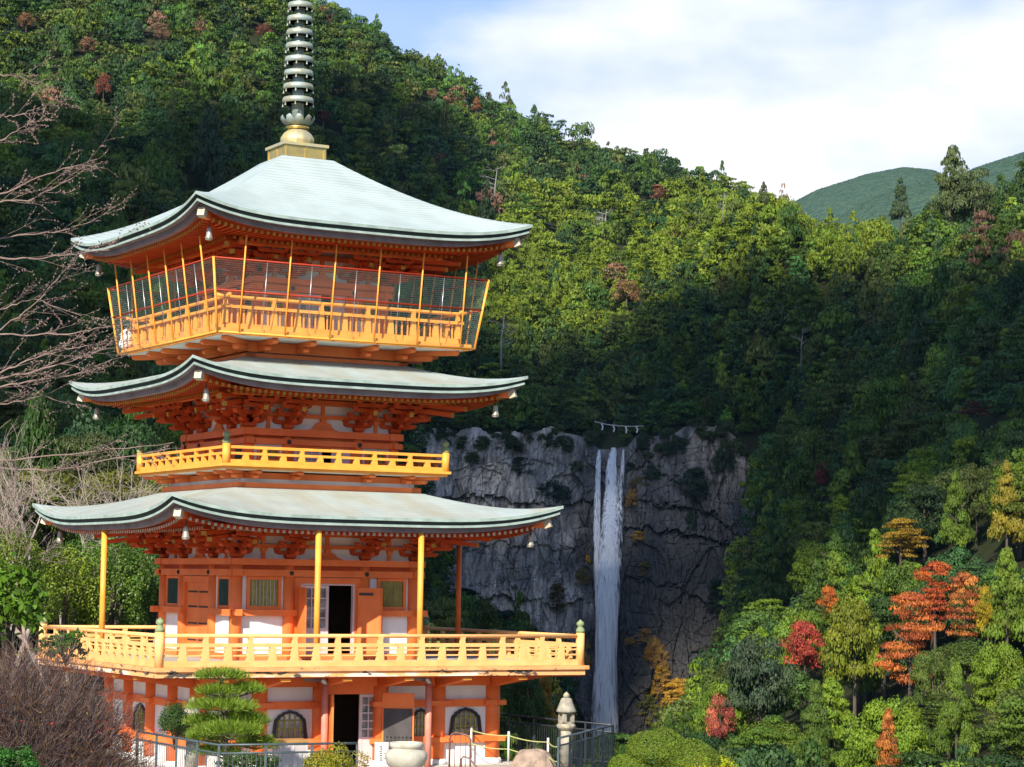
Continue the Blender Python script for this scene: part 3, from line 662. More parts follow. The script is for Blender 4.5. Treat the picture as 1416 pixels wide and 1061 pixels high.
b.build('notice_board', [BOARD, INK], o)
b = MB(); b.bar((-.86, -AL-.25, H(-4.2)), (-1.02, -AL-1.05, H(-4.2)), .06, 2.0); o = b.build('door_leaf', PAINT, pagoda)
b = MB(); b.mat(0).bar((-.845, -AL-.62, H(-3.98)), (-.865, -AL-.74, H(-3.98)), .015, .52); b.mat(1)
for j in range(4): b.bar((-.833, -AL-.65, H(-3.80-.11*j)), (-.842, -AL-.71, H(-3.80-.11*j)), .004, .07)
b.build('name_plate', [BOARD, WHITE], o)
for x in (-1.12, 2.12):
    b = MB(); b.tube([(x, -5.35, H(-5.28)), (x, -5.35, H(-2.93))], .10, 12); o = b.build('downpipe', PIPEP, pagoda)
    b = MB(); b.tube([(x, -5.35, H(-2.93)), (x, -5.35, H(-2.86)), (x-.05, -5.35, H(-2.80)), (x-.12, -5.33, H(-2.78))], .095, 10); b.build('pipe_elbow', STEEL, o)
    b = MB(); b.tube([(x-.12, -5.33, H(-2.78)), (x-.55, -5.2, H(-2.76)), (x-.6, -5.19, H(-2.70))], .08, 10); b.build('pipe_elbow', FASCIA, o)
for k, (xs, a, yend) in enumerate((((-4.6, -2.79, -.95, .95, 2.79, 4.6), AL, 6.42), ((-4.6, -2.9, -1.15, .7, 2.4), AL, 6.42), (CL, DEP, 3.4), ((-2.4, -.7, 1.15, 2.9, 4.6), AL, 6.42))):
    for x in xs:                                           # tapering beams that carry the balcony, cream at the ends
        b = MB(); b.M = Matrix.Translation((x, 0, 0)) @ Matrix.Rotation(-math.pi/2, 4, 'Z')
        b.mat(0).prism([(a-.1, H(-2.70)), (yend, H(-2.70)), (yend, H(-2.78)), (a+.1, H(-3.05)), (a-.1, H(-3.05))], -.13, .13)
        b.mat(1).prism([(yend-.10, H(-2.785)), (yend+.015, H(-2.785)), (yend+.015, H(-2.72)), (yend-.10, H(-2.72))], -.138, .138)
        b.build('cantilever_beam', [PAINT, RAILP], pagoda, rz=k*math.pi/2)
b = MB(); b.box(-5.1, 5.1, -5.15, 2.9, -.2, .02); b.build('plinth', M('plinth_concrete', (.60, .57, .52), (.5, .47, .43), rough=.85), pagoda)

# ---- spire
fb = MB(); fb.mat(0).box(-.66, .66, -.66, .66, H(12.70), H(13.14)); fb.box(-.74, .74, -.74, .74, H(13.14), H(13.23)); fb.box(-.72, .72, -.72, .72, H(12.70), H(12.76))
for k in range(4):
    fb.M = Matrix.Rotation(k*math.pi/2, 4, 'Z'); fb.mat(1)
    for x in (-.66, -.03, .60): fb.box(x, x+.06, -.69, -.655, H(12.77), H(13.13))
    for x in (-.60, .03): fb.box(x, x+.57, -.668, -.655, H(12.80), H(13.10))
fb.M = Matrix.Identity(4)
spire = fb.build('spire_base', [GILTB, GILT], pagoda)
b = MB(); prof = [(.44, 13.23), (.505, 13.36), (.50, 13.48), (.42, 13.62), (.30, 13.72), (.22, 13.76)]
nseg = 48; b.smooth = True; rr = []
for r, z_ in prof: rr.append(b.pts([(r*(1+.035*abs(math.cos(6*t)))*math.cos(t), r*(1+.035*abs(math.cos(6*t)))*math.sin(t), H(z_)) for t in [2*math.pi*i/nseg for i in range(nseg)]]))
for r0, r1 in zip(rr, rr[1:]):
    for i in range(nseg): b.face((r0+i, r0+(i+1) % nseg, r1+(i+1) % nseg, r1+i))
b.build('melon_dome', GILTB, spire)
b = MB(); b.lathe([(.22, 13.74), (.36, 13.78), (.36, 13.83), (.24, 13.88)], (0, 0, EYE), 24); b.build('gilt_collar', GILT, spire)
b = MB(); b.smooth = True
for i in range(10):
    t = 2*math.pi*i/10; c, s = math.cos(t), math.sin(t)
    for sgn in (1,):
        pr = [(.22, 13.86, .10), (.36, 13.92, .15), (.46, 14.0, .14), (.53, 14.12, .09), (.50, 14.18, .01)]
        L0 = None
        for r, z_, hw in pr:
            n0 = b.pts([(r*c+hw*s, r*s-hw*c, H(z_)), (r*c*1.04, r*s*1.04, H(z_-.02)), (r*c-hw*s, r*s+hw*c, H(z_))])
            if L0 is not None: b.face((L0, L0+1, n0+1, n0)); b.face((L0+1, L0+2, n0+2, n0+1))
            L0 = n0
b.build('lotus_petals', BRONZE, spire)
b = MB(); b.tube([(0, 0, H(13.8)), (0, 0, H(15)), (0, 0, H(19.6))], [.19, .175, .11], 16); b.build('shaft', BRONZE, spire)
for i in range(10):
    z_ = 14.66 + .425*i; r = .475 - .015*i; b = MB(); b.smooth = True
    b.lathe([(r*.96, -.10), (r, -.10), (r*1.02, .0), (r*.97, .075), (r*.80, .10), (r*.78, .085), (r*.92, .055), (r*.96, -.01), (r*.96, -.10)], (0, 0, H(z_)), 32)
    b.smooth = False
    for j in range(6):
        b.M = Matrix.Rotation(j*math.pi/3+.3, 4, 'Z'); b.box(.12, r*.95, -.03, .03, H(z_-.03), H(z_+.05)); b.M = Matrix.Identity(4)
    b.lathe([(.205-.006*i, -.12), (.205-.006*i, .10)], (0, 0, H(z_)), 16)
    for j in range(8):
        t = 2*math.pi*j/8+.2; b.lathe([(.012, .0), (.03, -.09), (.036, -.10)], (r*.99*math.cos(t), r*.99*math.sin(t), H(z_-.10)), 6)
    b.build('spire_ring', BRONZE, spire)
b = MB(); b.lathe([(.0, .3), (.14, .2), (.17, .08), (.1, -.05), (.0, -.1)], (0, 0, H(19.7)), 16); b.build('jewel', GILT, spire)

# ---- wind bells hanging from the eave corners: things of their own
Rz = Matrix.Rotation(THETA, 4, 'Z'); PW = Matrix.Translation((CX, CY, 0)) @ Rz
BELLM = M('bell_bronze', (.40, .37, .30), (.26, .24, .20), scale=6, rough=.4, metal=.3)
def bell(p, label):
    b = MB(); b.smooth = True
    b.lathe([(.0, 0), (.06, -.02), (.085, -.08), (.10, -.20), (.115, -.32), (.15, -.36), (.135, -.37)], (0, 0, -.16), 14)
    e = empty('wind_bell', p, 0, label, 'bell', 'wind bells on the eave corners'); e.scale = (.82, .82, .9)
    b.build('bell_body', BELLM, e)
    h = MB(); h.tube([(0, 0, 0), (0, 0, -.17)], .02, 6); h.build('hanger', BLACKI, e)
    c = MB(); c.mat(0).tube([(0, 0, -.45), (0, 0, -.53)], .012, 5); c.mat(0).lathe([(.0, -.52), (.13, -.545), (.12, -.57), (0, -.60)], n=10); c.build('clapper', BELLM, e)
for a, z_, nm in ((6.08, 1.75+.45, 'lowest'), (5.28, 5.66+.38, 'middle'), (5.335, 10.12+.43, 'top')):
    d = a-.70
    for sx, sy, where in ((-1, 1, 'left'), (-1, -1, 'near'), (1, -1, 'right')):
        P = PW @ Vector((sx*d, sy*d, H(z_-.66))); bell(P, 'small bronze wind bell under the %s corner of the %s roof' % (where, nm))
# white cloth bundle in the cage's left corner
b = MB(); b.smooth = True; rng = random.Random(3)
prof = [(.02, 0), (.16, .03), (.21, .18), (.17, .36), (.19, .48), (.10, .60), (.03, .66)]; rr = []
for r, z_ in prof: rr.append(b.pts([(r*(1+rng.uniform(-.25, .25))*math.cos(t), r*(1+rng.uniform(-.25, .25))*math.sin(t), z_) for t in [2*math.pi*i/12 for i in range(12)]]))
for r0, r1 in zip(rr, rr[1:]):
    for i in range(12): b.face((r0+i, r0+(i+1) % 12, r1+(i+1) % 12, r1+i))
o = b.build('cloth_bundle', WHITE, None, PW @ Vector((-3.93, 3.9, H(7.03)))); tag(o, 'white cloth bundle in the left corner of the wire cage', 'cloth bundle')
# ================================================================ the land: heights, valley, cliff
def vnoise(x, y, seed):
    rng = np.random.default_rng(seed); T = rng.random((256, 256)); xi = np.floor(x).astype(int); yi = np.floor(y).astype(int); fx = x-xi; fy = y-yi
    fx = fx*fx*(3-2*fx); fy = fy*fy*(3-2*fy); g = lambda a, b_: T[a % 256, b_ % 256]
    return (g(xi, yi)*(1-fx)+g(xi+1, yi)*fx)*(1-fy)+(g(xi, yi+1)*(1-fx)+g(xi+1, yi+1)*fx)*fy
def C(px, py, D): d = ray(px, py); return (d[0]/d[1]*D, D, d[2]/d[1]*D)       # height relative to the eye
# Sections up the valley and the slopes: for a bearing (px), where the canopy lies at each distance (distance: photo height it shows at)
sect_front = {
 -300: '100:970 150:780 200:690 250:655 300:625 400:575 500:520 600:450 700:380 800:300 900:255 1000:205',
 0: '100:970 150:780 200:690 250:655 300:625 400:575 500:520 600:450 700:380 800:300 900:255 1000:205',
 200: '100:970 150:800 200:710 250:680 300:650 400:590 500:530 600:470 700:400 800:310 900:270 1000:230',
 400: '100:970 150:900 200:870 300:820 400:760 500:700 600:650 700:600 800:550 900:490 1000:420',
 560: '100:985 150:960 200:960 300:950 400:930 500:900 600:860 700:800 800:720 900:640 1000:560',
 630: '100:1030 150:985 200:975 300:968 400:955 500:945 600:930 700:915 800:890 900:860 1000:850',
 700: '100:1090 150:1040 200:1015 300:988 400:980 500:970 600:960 700:945 800:925 900:898 1000:875',
 780: '100:1110 150:1090 200:1075 300:1050 400:1030 500:1018 600:995 800:965 900:940 1000:905',
 845: '100:1150 150:1130 200:1115 300:1095 400:1080 500:1068 600:1050 700:1046 800:1040 900:1032 1000:1022',
 920: '100:1150 150:1140 200:1128 300:1105 400:1085 500:1068 600:1050 800:1035 900:1025 1000:1012',
 985: '100:1160 150:1140 200:1115 300:1070 400:1010 500:972 600:975 800:990 1000:990',
 1060: '100:1150 200:1095 250:1060 300:1010 400:930 500:880 600:830 700:785 800:740 900:690 1000:610',
 1180: '100:1150 200:1095 250:1062 300:985 350:925 400:880 500:780 600:700 700:620 800:530 900:440 1000:370',
 1300: '100:1150 200:1095 240:1061 300:950 350:880 400:810 500:690 600:600 700:510 800:420 900:335 960:295 1000:305',
 1416: '100:1150 200:1090 230:1061 300:900 350:810 400:735 500:600 600:480 700:380 800:290 880:236 950:255 1000:290',
 1600: '100:1150 200:1070 300:850 400:690 500:560 600:440 700:330 800:250 850:225 950:260 1000:300'}
sect_back = {
 -300: '1000:205 1100:165 1200:125 1300:85 1400:30 1500:-10 1600:-50 1700:-90 1850:-110 2100:0',
 0: '1000:205 1100:165 1200:125 1300:85 1400:30 1500:-10 1600:-50 1700:-90 1850:-110 2100:0',
 200: '1000:230 1100:190 1200:140 1300:85 1400:35 1500:-5 1600:-45 1700:-80 1850:-90 2100:20',
 400: '1000:420 1100:330 1200:250 1300:190 1400:140 1500:95 1600:50 1700:16 1760:0 1950:60 2100:130',
 480: '1000:490 1100:385 1200:300 1300:230 1400:175 1500:125 1600:75 1700:42 1730:34 1900:90 2100:170',
 560: '1000:560 1050:500 1100:440 1200:350 1300:270 1400:205 1500:158 1600:115 1690:88 1850:140 2100:230',
 600: '1000:588 1040:520 1100:445 1200:350 1300:275 1400:215 1500:170 1600:130 1680:108 1850:170 2100:260',
 700: '1005:592 1050:505 1100:435 1200:345 1300:290 1400:245 1500:210 1600:180 1680:162 1850:220 2100:300',
 780: '1005:592 1050:515 1100:445 1200:370 1300:320 1400:275 1500:238 1600:210 1660:196 1850:250 2100:330',
 860: '1016:600 1060:510 1120:435 1200:390 1300:340 1400:295 1500:258 1600:232 1650:224 1850:270 2100:350',
 930: '1008:565 1060:440 1100:365 1140:310 1200:320 1300:330 1400:302 1500:275 1600:252 1650:248 1850:300 2100:380',
 980: '998:580 1050:445 1100:335 1150:282 1250:305 1350:305 1500:275 1590:266 1850:310 2100:400',
 1030: '988:630 1050:450 1100:315 1130:274 1250:315 1400:310 1560:285 1850:350 2100:420',
 1080: '950:640 1000:560 1050:410 1085:292 1250:330 1500:330 1850:380 2100:430',
 1180: '1000:370 1060:328 1100:345 1200:420 1400:500 2100:600',
 1300: '1000:305 1050:330 1200:430 1400:500 2100:640',
 1416: '1000:290 1100:380 1300:480 2100:650', 1600: '1000:300 1100:380 1300:500 2100:650'}
GD = np.arange(90, 2200, 8.)
def table(sect):
    ts, rows = [], []
    for px in sorted(sect):
        kn = [tuple(map(float, q.split(':'))) for q in sect[px].split()]
        ts.append(ray(px, 560)[0]/ray(px, 560)[1]); rows.append(np.interp(GD, [k_[0] for k_ in kn], [ray(px, k_[1])[2]/ray(px, k_[1])[1] for k_ in kn]))
    rows = np.array(rows); ker = np.ones(5)/5
    rows = np.array([np.convolve(np.pad(r_, 2, 'edge'), ker, 'valid') for r_ in rows])
    return np.array(ts), rows
def surface(sect):
    ts, T = table(sect)
    def q(x, y):
        x = np.asarray(x, float); y = np.asarray(y, float); t = np.clip(x/np.maximum(y, 30), ts[0], ts[-1]-1e-6)
        i = np.clip(np.searchsorted(ts, t, 'right')-1, 0, len(ts)-2); a = (t-ts[i])/(ts[i+1]-ts[i]); a = a*a*(3-2*a)*.5+a*.5
        v = np.clip((y-GD[0])/8., 0, len(GD)-1.001); j = v.astype(int); b_ = v-j
        tan_ = (T[i, j]*(1-a)+T[i+1, j]*a)*(1-b_)+(T[i, j+1]*(1-a)+T[i+1, j+1]*a)*b_
        return tan_*np.maximum(y, 90)
    return q
fA = surface(sect_front); fB = surface(sect_back)
ss = lambda t: np.clip(t, 0, 1)**2*(3-2*np.clip(t, 0, 1))
cX = np.array([-130, -95, -60, -30, 5, 28, 42, 54, 75, 100, 125, 160]); cYv = np.array([975, 985, 992, 1000, 1008, 1014, 1016, 1012, 1004, 996, 985, 975.])
cliffY = lambda X: np.interp(X, cX, cYv)
def canopy(X, Y):
    """Height of the tree canopy above the eye."""
    X = np.asarray(X, float); Y = np.asarray(Y, float); cy_ = cliffY(X)
    w = ss((X+105)/25)*ss((132-X)/22)                    # where the rock face stands
    a, b_ = fA(X, Y), fB(X, Y)
    soft = np.where(Y < 1000, a, b_); hard = np.where(Y < cy_+8, a, b_)
    k = ss((Y-180)/200)                                  # gullies and spurs
    n = (vnoise(X/42., Y/70., 31)-.5)*7 + (vnoise(X/120., Y/160., 32)-.5)*9
    return soft*(1-w)+hard*w + n*k*np.where((w > .05) & (Y < cy_+40), .15, 1)
tp = np.array([(520,590),(600,596),(680,600),(760,596),(800,600),(818,606),(828,618),(870,619),(884,606),(905,604),(955,590),(1000,594),(1045,640),(1085,700),(1130,720)], float)
tX = np.array([C(px, py, 1005)[0] for px, py in tp]); tZ = np.array([C(px, py, 1005)[2] for px, py in tp])
cliff_top = lambda X: np.interp(X, tX, tZ)
def ground(X, Y):
    """World height of the bare ground."""
    X = np.asarray(X, float); Y = np.asarray(Y, float)
    g = canopy(X, np.maximum(Y, 100)) - 9.5*ss((Y-95)/60) + EYE
    g = np.where((X > -100) & (X < 128) & (Y > cliffY(X)+7), np.maximum(g, cliff_top(X)+EYE-.6-ss((X-96)/28)*30), g)
    edge = .881*X+.473*Y                                  # the yard ends at the far railing, right of the pagoda
    cyy = cliffY(X); zone = (X > -100) & (X < 128) & (Y > cyy+7)
    g = np.where(zone, np.minimum(g, cliff_top(X)+EYE-.6+np.maximum(Y-cyy-9, 0)*.62+ss((X-88)/36)*70+ss((-66-X)/30)*70), g)
    m = ss((128-Y)/25)*ss((36.6-edge)/2.6); g = g*(1-m)
    hillz = np.interp(Y, [-60, 6, 46], [3.6, 3.6, 0.0]); side = np.interp(X, [8, 40], [0, -6])
    n = ss((62-Y)/8); g = np.where(Y < 62, g*(1-n)+(hillz*1.0+side*(1-ss((20-Y)/15)))*n, g)
    return g
FORESTF = M('forest_floor', (.035, .045, .018), (.022, .022, .012), scale=.08, rough=.95, spec=.05)
GRAVEL = M('gravel_yard', (.50, .46, .39), (.38, .34, .28), scale=1.2, rough=.95, spec=.05, bump=.4, bscale=30)
def grid_obj(name, xs, ys, zf, mat, smooth=True):
    X, Y = np.meshgrid(xs, ys); Z = zf(X, Y); n, m_ = X.shape
    V = np.stack([X, Y, Z], -1).reshape(-1, 3); idx = np.arange(n*m_).reshape(n, m_)
    F = np.stack([idx[:-1, :-1], idx[:-1, 1:], idx[1:, 1:], idx[1:, :-1]], -1).reshape(-1, 4)
    me = bpy.data.meshes.new(name); me.from_pydata(V.tolist(), [], F.tolist()); me.materials.append(mat)
    me.polygons.foreach_set('use_smooth', [smooth]*len(F)); me.update()
    return link(name, me)
xs = np.r_[np.arange(-900, -120, 20), np.arange(-120, 170, 5), np.arange(170, 620, 20)]
ys = np.r_[np.arange(-60, 40, 8), np.arange(40, 130, 3), np.arange(130, 940, 10), np.arange(940, 1080, 4), np.arange(1080, 2240, 20)]
def gz(X, Y): return ground(X, Y) - .05
tag(grid_obj('hillside_ground', xs, ys, gz, FORESTF), None, None, None, 'structure')
def yard():
    b = MB(); b.pts([(-32, 46, 0), (9.4, 46, 0), (12.8, 46, 0), (9.3, 52.5, 0), (-.3, 70.4, 0), (-3.4, 76, 0), (-10, 84, 0), (-32, 84, 0)]); b.face(tuple(range(8)))
    return b.build('gravel_yard', GRAVEL)
yo = yard(); yo.location.z = .012; tag(yo, None, None, None, 'structure')
# ---- hills far beyond, distance haze tinted into their colour
FARM = M('hazy_far_forest', (.062, .105, .070), (.045, .082, .060), scale=.09, rough=.95, spec=.02, detail=8, lo=.35, hi=.62, bump=1.0, bscale=.14)
FARM.node_tree.nodes['Bump'].inputs['Distance'].default_value = 9.0
def far_hill(name, D, prof, depth, seed):
    """A wooded hill: crest from the profile, falling away in front and behind; crowns as small bumps in its surface."""
    rng = np.random.default_rng(seed); xs_ = np.linspace(prof[0][0], prof[-1][0], 700); cz = np.interp(xs_, [p[0] for p in prof], [p[1] for p in prof])
    k = np.ones(9)/9; cz = np.convolve(np.pad(cz, 4, 'edge'), k, 'valid')
    tt = np.linspace(-1, .4, 150); rows = []
    for t in tt:
        d = D + t*depth; base = np.array([ray(x, y)[2]/ray(x, y)[1]*D for x, y in zip(xs_, cz)])
        z = base - (abs(t)**1.25)*depth*.55 + rng.uniform(0, D*.0005, len(xs_))*(1 if abs(t) < .98 else 0)
        X = np.array([ray(x, 300)[0]/ray(x, 300)[1] for x in xs_])*D
        rows.append(np.stack([X, np.full_like(X, d), z+EYE], -1))
    V = np.array(rows); n, m_ = V.shape[:2]; idx = np.arange(n*m_).reshape(n, m_)
    F = np.stack([idx[:-1, :-1], idx[:-1, 1:], idx[1:, 1:], idx[1:, :-1]], -1).reshape(-1, 4)
    me = bpy.data.meshes.new(name); me.from_pydata(V.reshape(-1, 3).tolist(), [], F.tolist()); me.materials.append(FARM); me.polygons.foreach_set('use_smooth', [True]*len(F)); me.update()
    tag(link(name, me), None, None, None, 'structure')
far_hill('far_hills', 3600, [(900, 420), (1000, 340), (1095, 281), (1130, 263), (1200, 241), (1250, 232), (1290, 236), (1340, 262), (1400, 300), (1500, 330)], 500, 1)
far_hill('middle_hills', 2700, [(1050, 380), (1120, 330), (1160, 300), (1200, 275), (1260, 256), (1310, 250), (1350, 232), (1416, 211), (1500, 190), (1600, 200)], 420, 2)
# ---- the rock face
def worley(x, y, seed):
    rng = np.random.default_rng(seed); JX = rng.random((128, 128)); JY = rng.random((128, 128)); ID = rng.random((128, 128))
    xi = np.floor(x).astype(int); yi = np.floor(y).astype(int); best = np.full(x.shape, 9.); sec = best.copy(); bid = np.zeros(x.shape)
    for dx in (-1, 0, 1):
        for dy in (-1, 0, 1):
            a, b_ = (xi+dx) % 128, (yi+dy) % 128; d = np.hypot(xi+dx+JX[a, b_]-x, yi+dy+JY[a, b_]-y); n = d < best
            sec = np.where(n, best, np.minimum(sec, d)); bid = np.where(n, ID[a, b_], bid); best = np.where(n, d, best)
    return bid, sec-best
nx, nz = 680, 450
CXs = np.linspace(-100, 128, nx); top = cliff_top(CXs)
T_ = np.linspace(0, 1, nz)[:, None]; lip = 1-np.exp(-((CXs-43)/7.)**4); top = top + ((vnoise(CXs/8., CXs*0+3, 51)-.5)*2.2 + np.floor(vnoise(CXs/3., CXs*0+5, 52)*3)*.7)*lip
Zc = -88 + (top[None]+88)*T_; Xc = np.repeat(CXs[None], nz, 0)
Yc = cliffY(Xc) - (top[None]-Zc)*.10 + 6*np.exp(-((Xc-42)/9)**2)*ss((Zc-20)/30)
warp = (vnoise(Xc/9, Zc/9, 1)-.5)*3; warp2 = (vnoise(Xc/14+9, Zc/10, 2)-.5)*5
id1, e1 = worley((Xc+warp)/4.2, (Zc+warp2)/21, 3); id2, e2 = worley((Xc+warp*2)/17+3, (Zc+warp2)/26, 4); id3, e3 = worley((Xc+warp)/1.9, (Zc+warp2)/8, 5)
id5, e5 = worley((Xc+warp*.5)/1.1, (Zc+warp2*.5)/2.6, 15); id4, e4 = worley((Xc+warp2)/9.0+7, (Zc+warp*3)/40, 14)
disp = (id1-.5)*2.6 + (id2-.5)*3.0 + (id4-.5)*3.6 + (id3-.5)*1.3 + (id5-.5)*.8 - np.exp(-(e1/.06)**2)*.35*(id1 > .45) - np.exp(-(e2/.03)**2)*.5*(id2 > .5)
for pts_, dep in (([(560,700),(640,684),(700,690),(760,700),(825,692)], 3.0), ([(590,800),(650,835),(700,822),(760,838),(800,832)], 3.5), ([(870,650),(900,640),(960,690),(1050,770)], 2.2), ([(872,690),(930,700),(985,706)], 3.0), ([(865,730),(930,735),(1000,748),(1050,775)], 3.5), ([(600,760),(700,752),(790,760)], 1.6), ([(870,800),(940,815),(1000,840)], 2.0), ([(590,640),(650,648),(760,640)], 1.2)):
    lx = np.array([C(*q, 1000)[0] for q in pts_]); lz = np.array([C(*q, 1000)[2] for q in pts_])
    L_ = np.interp(Xc, lx, lz) + (vnoise(Xc/4, Xc*0, 8)-.5)*2.5+(id3-.5)*1.6+(vnoise(Xc/1.3, Xc*0, 18)-.5)*1.2; below = L_-Zc
    m_ = (Xc > lx[0]-2)*(Xc < lx[-1]+2)
    disp -= m_*dep*np.where(below > 0, np.exp(-below/7), 0)*(.25+1.1*vnoise(Xc/9+dep, Xc*0+dep, 9))
    disp += m_*dep*.5*np.where(below < 0, np.exp(below/5), 0)*vnoise(Xc/5+dep, Xc*0, 10)
hj = np.abs(((Zc+warp2*1.6+id2*9)/7.5) % 1-.5); disp -= np.exp(-(hj/.045)**2)*.55*(id1 > .35)
fine = (vnoise(Xc/1.6, Zc/3.4, 6)-.5)*1.1 + (vnoise(Xc/.7, Zc/1.2, 7)-.5)*.6
Yc = Yc - (disp + fine)*ss((1-T_)/.03)
Zw = Zc + (vnoise(Xc/6, Zc/6, 11)-.5)*1.0 + EYE
def rock_mat():
    m = M('cliff_rock', (.60, .57, .52), (.32, .31, .295), scale=.10, rough=.85, spec=.15, stretch=(1, 1, .35), detail=9, lo=.38, hi=.62, bump=.9, bscale=.9)
    nt = m.node_tree; N = nt.nodes; L = nt.links; b = N['Principled BSDF']; old = b.inputs['Base Color'].links[0].from_socket
    tc = N.new('ShaderNodeTexCoord')
    mp = N.new('ShaderNodeMapping'); mp.inputs['Scale'].default_value = (.34, .1, .075); L.new(tc.outputs['Object'], mp.inputs[0])
    n = N.new('ShaderNodeTexNoise'); n.inputs['Scale'].default_value = 1; n.inputs['Detail'].default_value = 8; n.inputs['Roughness'].default_value = .65; L.new(mp.outputs[0], n.inputs['Vector'])
    r = N.new('ShaderNodeValToRGB'); L.new(n.outputs['Fac'], r.inputs[0]); r.color_ramp.elements[0].position = .42; r.color_ramp.elements[0].color = (.36, .345, .34, 1); r.color_ramp.elements[1].position = .58; r.color_ramp.elements[1].color = (1.05, 1.0, .96, 1)
    mu = N.new('ShaderNodeMixRGB'); mu.blend_type = 'MULTIPLY'; mu.inputs[0].default_value = .75; L.new(old, mu.inputs[1]); L.new(r.outputs[0], mu.inputs[2])
    # wet, algae-blackened rock at and right of the fall
    sp = N.new('ShaderNodeSeparateXYZ'); L.new(tc.outputs['Object'], sp.inputs[0])
    n2 = N.new('ShaderNodeTexNoise'); n2.inputs['Scale'].default_value = .045; n2.inputs['Detail'].default_value = 6; L.new(tc.outputs['Object'], n2.inputs['Vector'])
    a = N.new('ShaderNodeMath'); a.operation = 'MULTIPLY_ADD'; L.new(n2.outputs['Fac'], a.inputs[0]); a.inputs[1].default_value = 46; L.new(sp.outputs['X'], a.inputs[2])
    mr = N.new('ShaderNodeMapRange'); mr.inputs['From Min'].default_value = 44; mr.inputs['From Max'].default_value = 62; L.new(a.outputs[0], mr.inputs['Value'])
    hz = N.new('ShaderNodeMapRange'); hz.inputs['From Min'].default_value = 60; hz.inputs['From Max'].default_value = 15; hz.inputs['To Min'].default_value = .55; hz.inputs['To Max'].default_value = .96; L.new(sp.outputs['Z'], hz.inputs['Value'])
    fm = N.new('ShaderNodeMath'); fm.operation = 'MULTIPLY'; L.new(mr.outputs[0], fm.inputs[0]); L.new(hz.outputs[0], fm.inputs[1])
    n3 = N.new('ShaderNodeTexNoise'); n3.inputs['Scale'].default_value = .16; n3.inputs['Detail'].default_value = 7; L.new(mp.outputs[0], n3.inputs['Vector'])
    dk = N.new('ShaderNodeMixRGB'); L.new(fm.outputs[0], dk.inputs[0]); L.new(mu.outputs[0], dk.inputs[1]); dk.inputs[2].default_value = (.060, .056, .054, 1)
    L.new(dk.outputs[0], b.inputs['Base Color'])
    return m
V = np.stack([Xc, Yc, Zw], -1); back = V[-1].copy(); back[:, 1] += 14; back[:, 2] -= .5
V = np.concatenate([V, back[None]], 0); n, m_ = V.shape[:2]; idx = np.arange(n*m_).reshape(n, m_)
F = np.stack([idx[:-1, :-1], idx[:-1, 1:], idx[1:, 1:], idx[1:, :-1]], -1).reshape(-1, 4)
me = bpy.data.meshes.new('cliff'); me.from_pydata(V.reshape(-1, 3).tolist(), [], F.tolist()); me.materials.append(rock_mat()); me.update()
tag(link('cliff', me), None, None, None, 'structure')
rockY = lambda x, z: float(Yc[int(np.clip((z+88)/(float(cliff_top(x))+88)*(nz-1), 0, nz-1)), int(np.clip((x+100)/228*(nx-1), 0, nx-1))])
# ---- the waterfall: three strands that join
def water_mat():
    m = bpy.data.materials.new('falling_water'); m.use_nodes = True; nt = m.node_tree; N = nt.nodes; L = nt.links
    b = N['Principled BSDF']; b.inputs['Base Color'].default_value = (.86, .88, .92, 1); b.inputs['Roughness'].default_value = .6
    tc = N.new('ShaderNodeTexCoord'); mp = N.new('ShaderNodeMapping'); mp.inputs['Scale'].default_value = (1.15, 1.15, .045); L.new(tc.outputs['Object'], mp.inputs[0])
    n = N.new('ShaderNodeTexNoise'); n.inputs['Scale'].default_value = 1.0; n.inputs['Detail'].default_value = 8; n.inputs['Roughness'].default_value = .62; n.inputs['Distortion'].default_value = .6; L.new(mp.outputs[0], n.inputs['Vector'])
    uv = N.new('ShaderNodeUVMap'); uv.uv_map = 'across'; sp = N.new('ShaderNodeSeparateXYZ'); L.new(uv.outputs[0], sp.inputs[0])
    a = N.new('ShaderNodeMath'); a.operation = 'MULTIPLY_ADD'; L.new(n.outputs['Fac'], a.inputs[0]); a.inputs[1].default_value = 3.0; L.new(sp.outputs['X'], a.inputs[2])
    r = N.new('ShaderNodeMapRange'); r.inputs['From Min'].default_value = 1.75; r.inputs['From Max'].default_value = 2.40; r.inputs['To Max'].default_value = .95; L.new(a.outputs[0], r.inputs['Value'])
    m3 = N.new('ShaderNodeMapping'); m3.inputs['Scale'].default_value = (1.9, 1.9, .10); L.new(tc.outputs['Object'], m3.inputs[0])
    n3 = N.new('ShaderNodeTexNoise'); n3.inputs['Scale'].default_value = 1; n3.inputs['Detail'].default_value = 6; n3.inputs['Distortion'].default_value = .8; L.new(m3.outputs[0], n3.inputs['Vector'])
    c3 = N.new('ShaderNodeValToRGB'); L.new(n3.outputs['Fac'], c3.inputs[0]); c3.color_ramp.elements[0].position = .40; c3.color_ramp.elements[0].color = (.74, .76, .80, 1); c3.color_ramp.elements[1].position = .58; c3.color_ramp.elements[1].color = (.92, .93, .95, 1); L.new(c3.outputs[0], b.inputs['Base Color'])
    tr = N.new('ShaderNodeBsdfTransparent'); mx = N.new('ShaderNodeMixShader'); L.new(r.outputs[0], mx.inputs[0]); L.new(tr.outputs[0], mx.inputs[1]); L.new(b.outputs[0], mx.inputs[2]); L.new(mx.outputs[0], N['Material Output'].inputs[0])
    return m
WATER = water_mat()
fall = MB(); fall.smooth = True; uvs = []
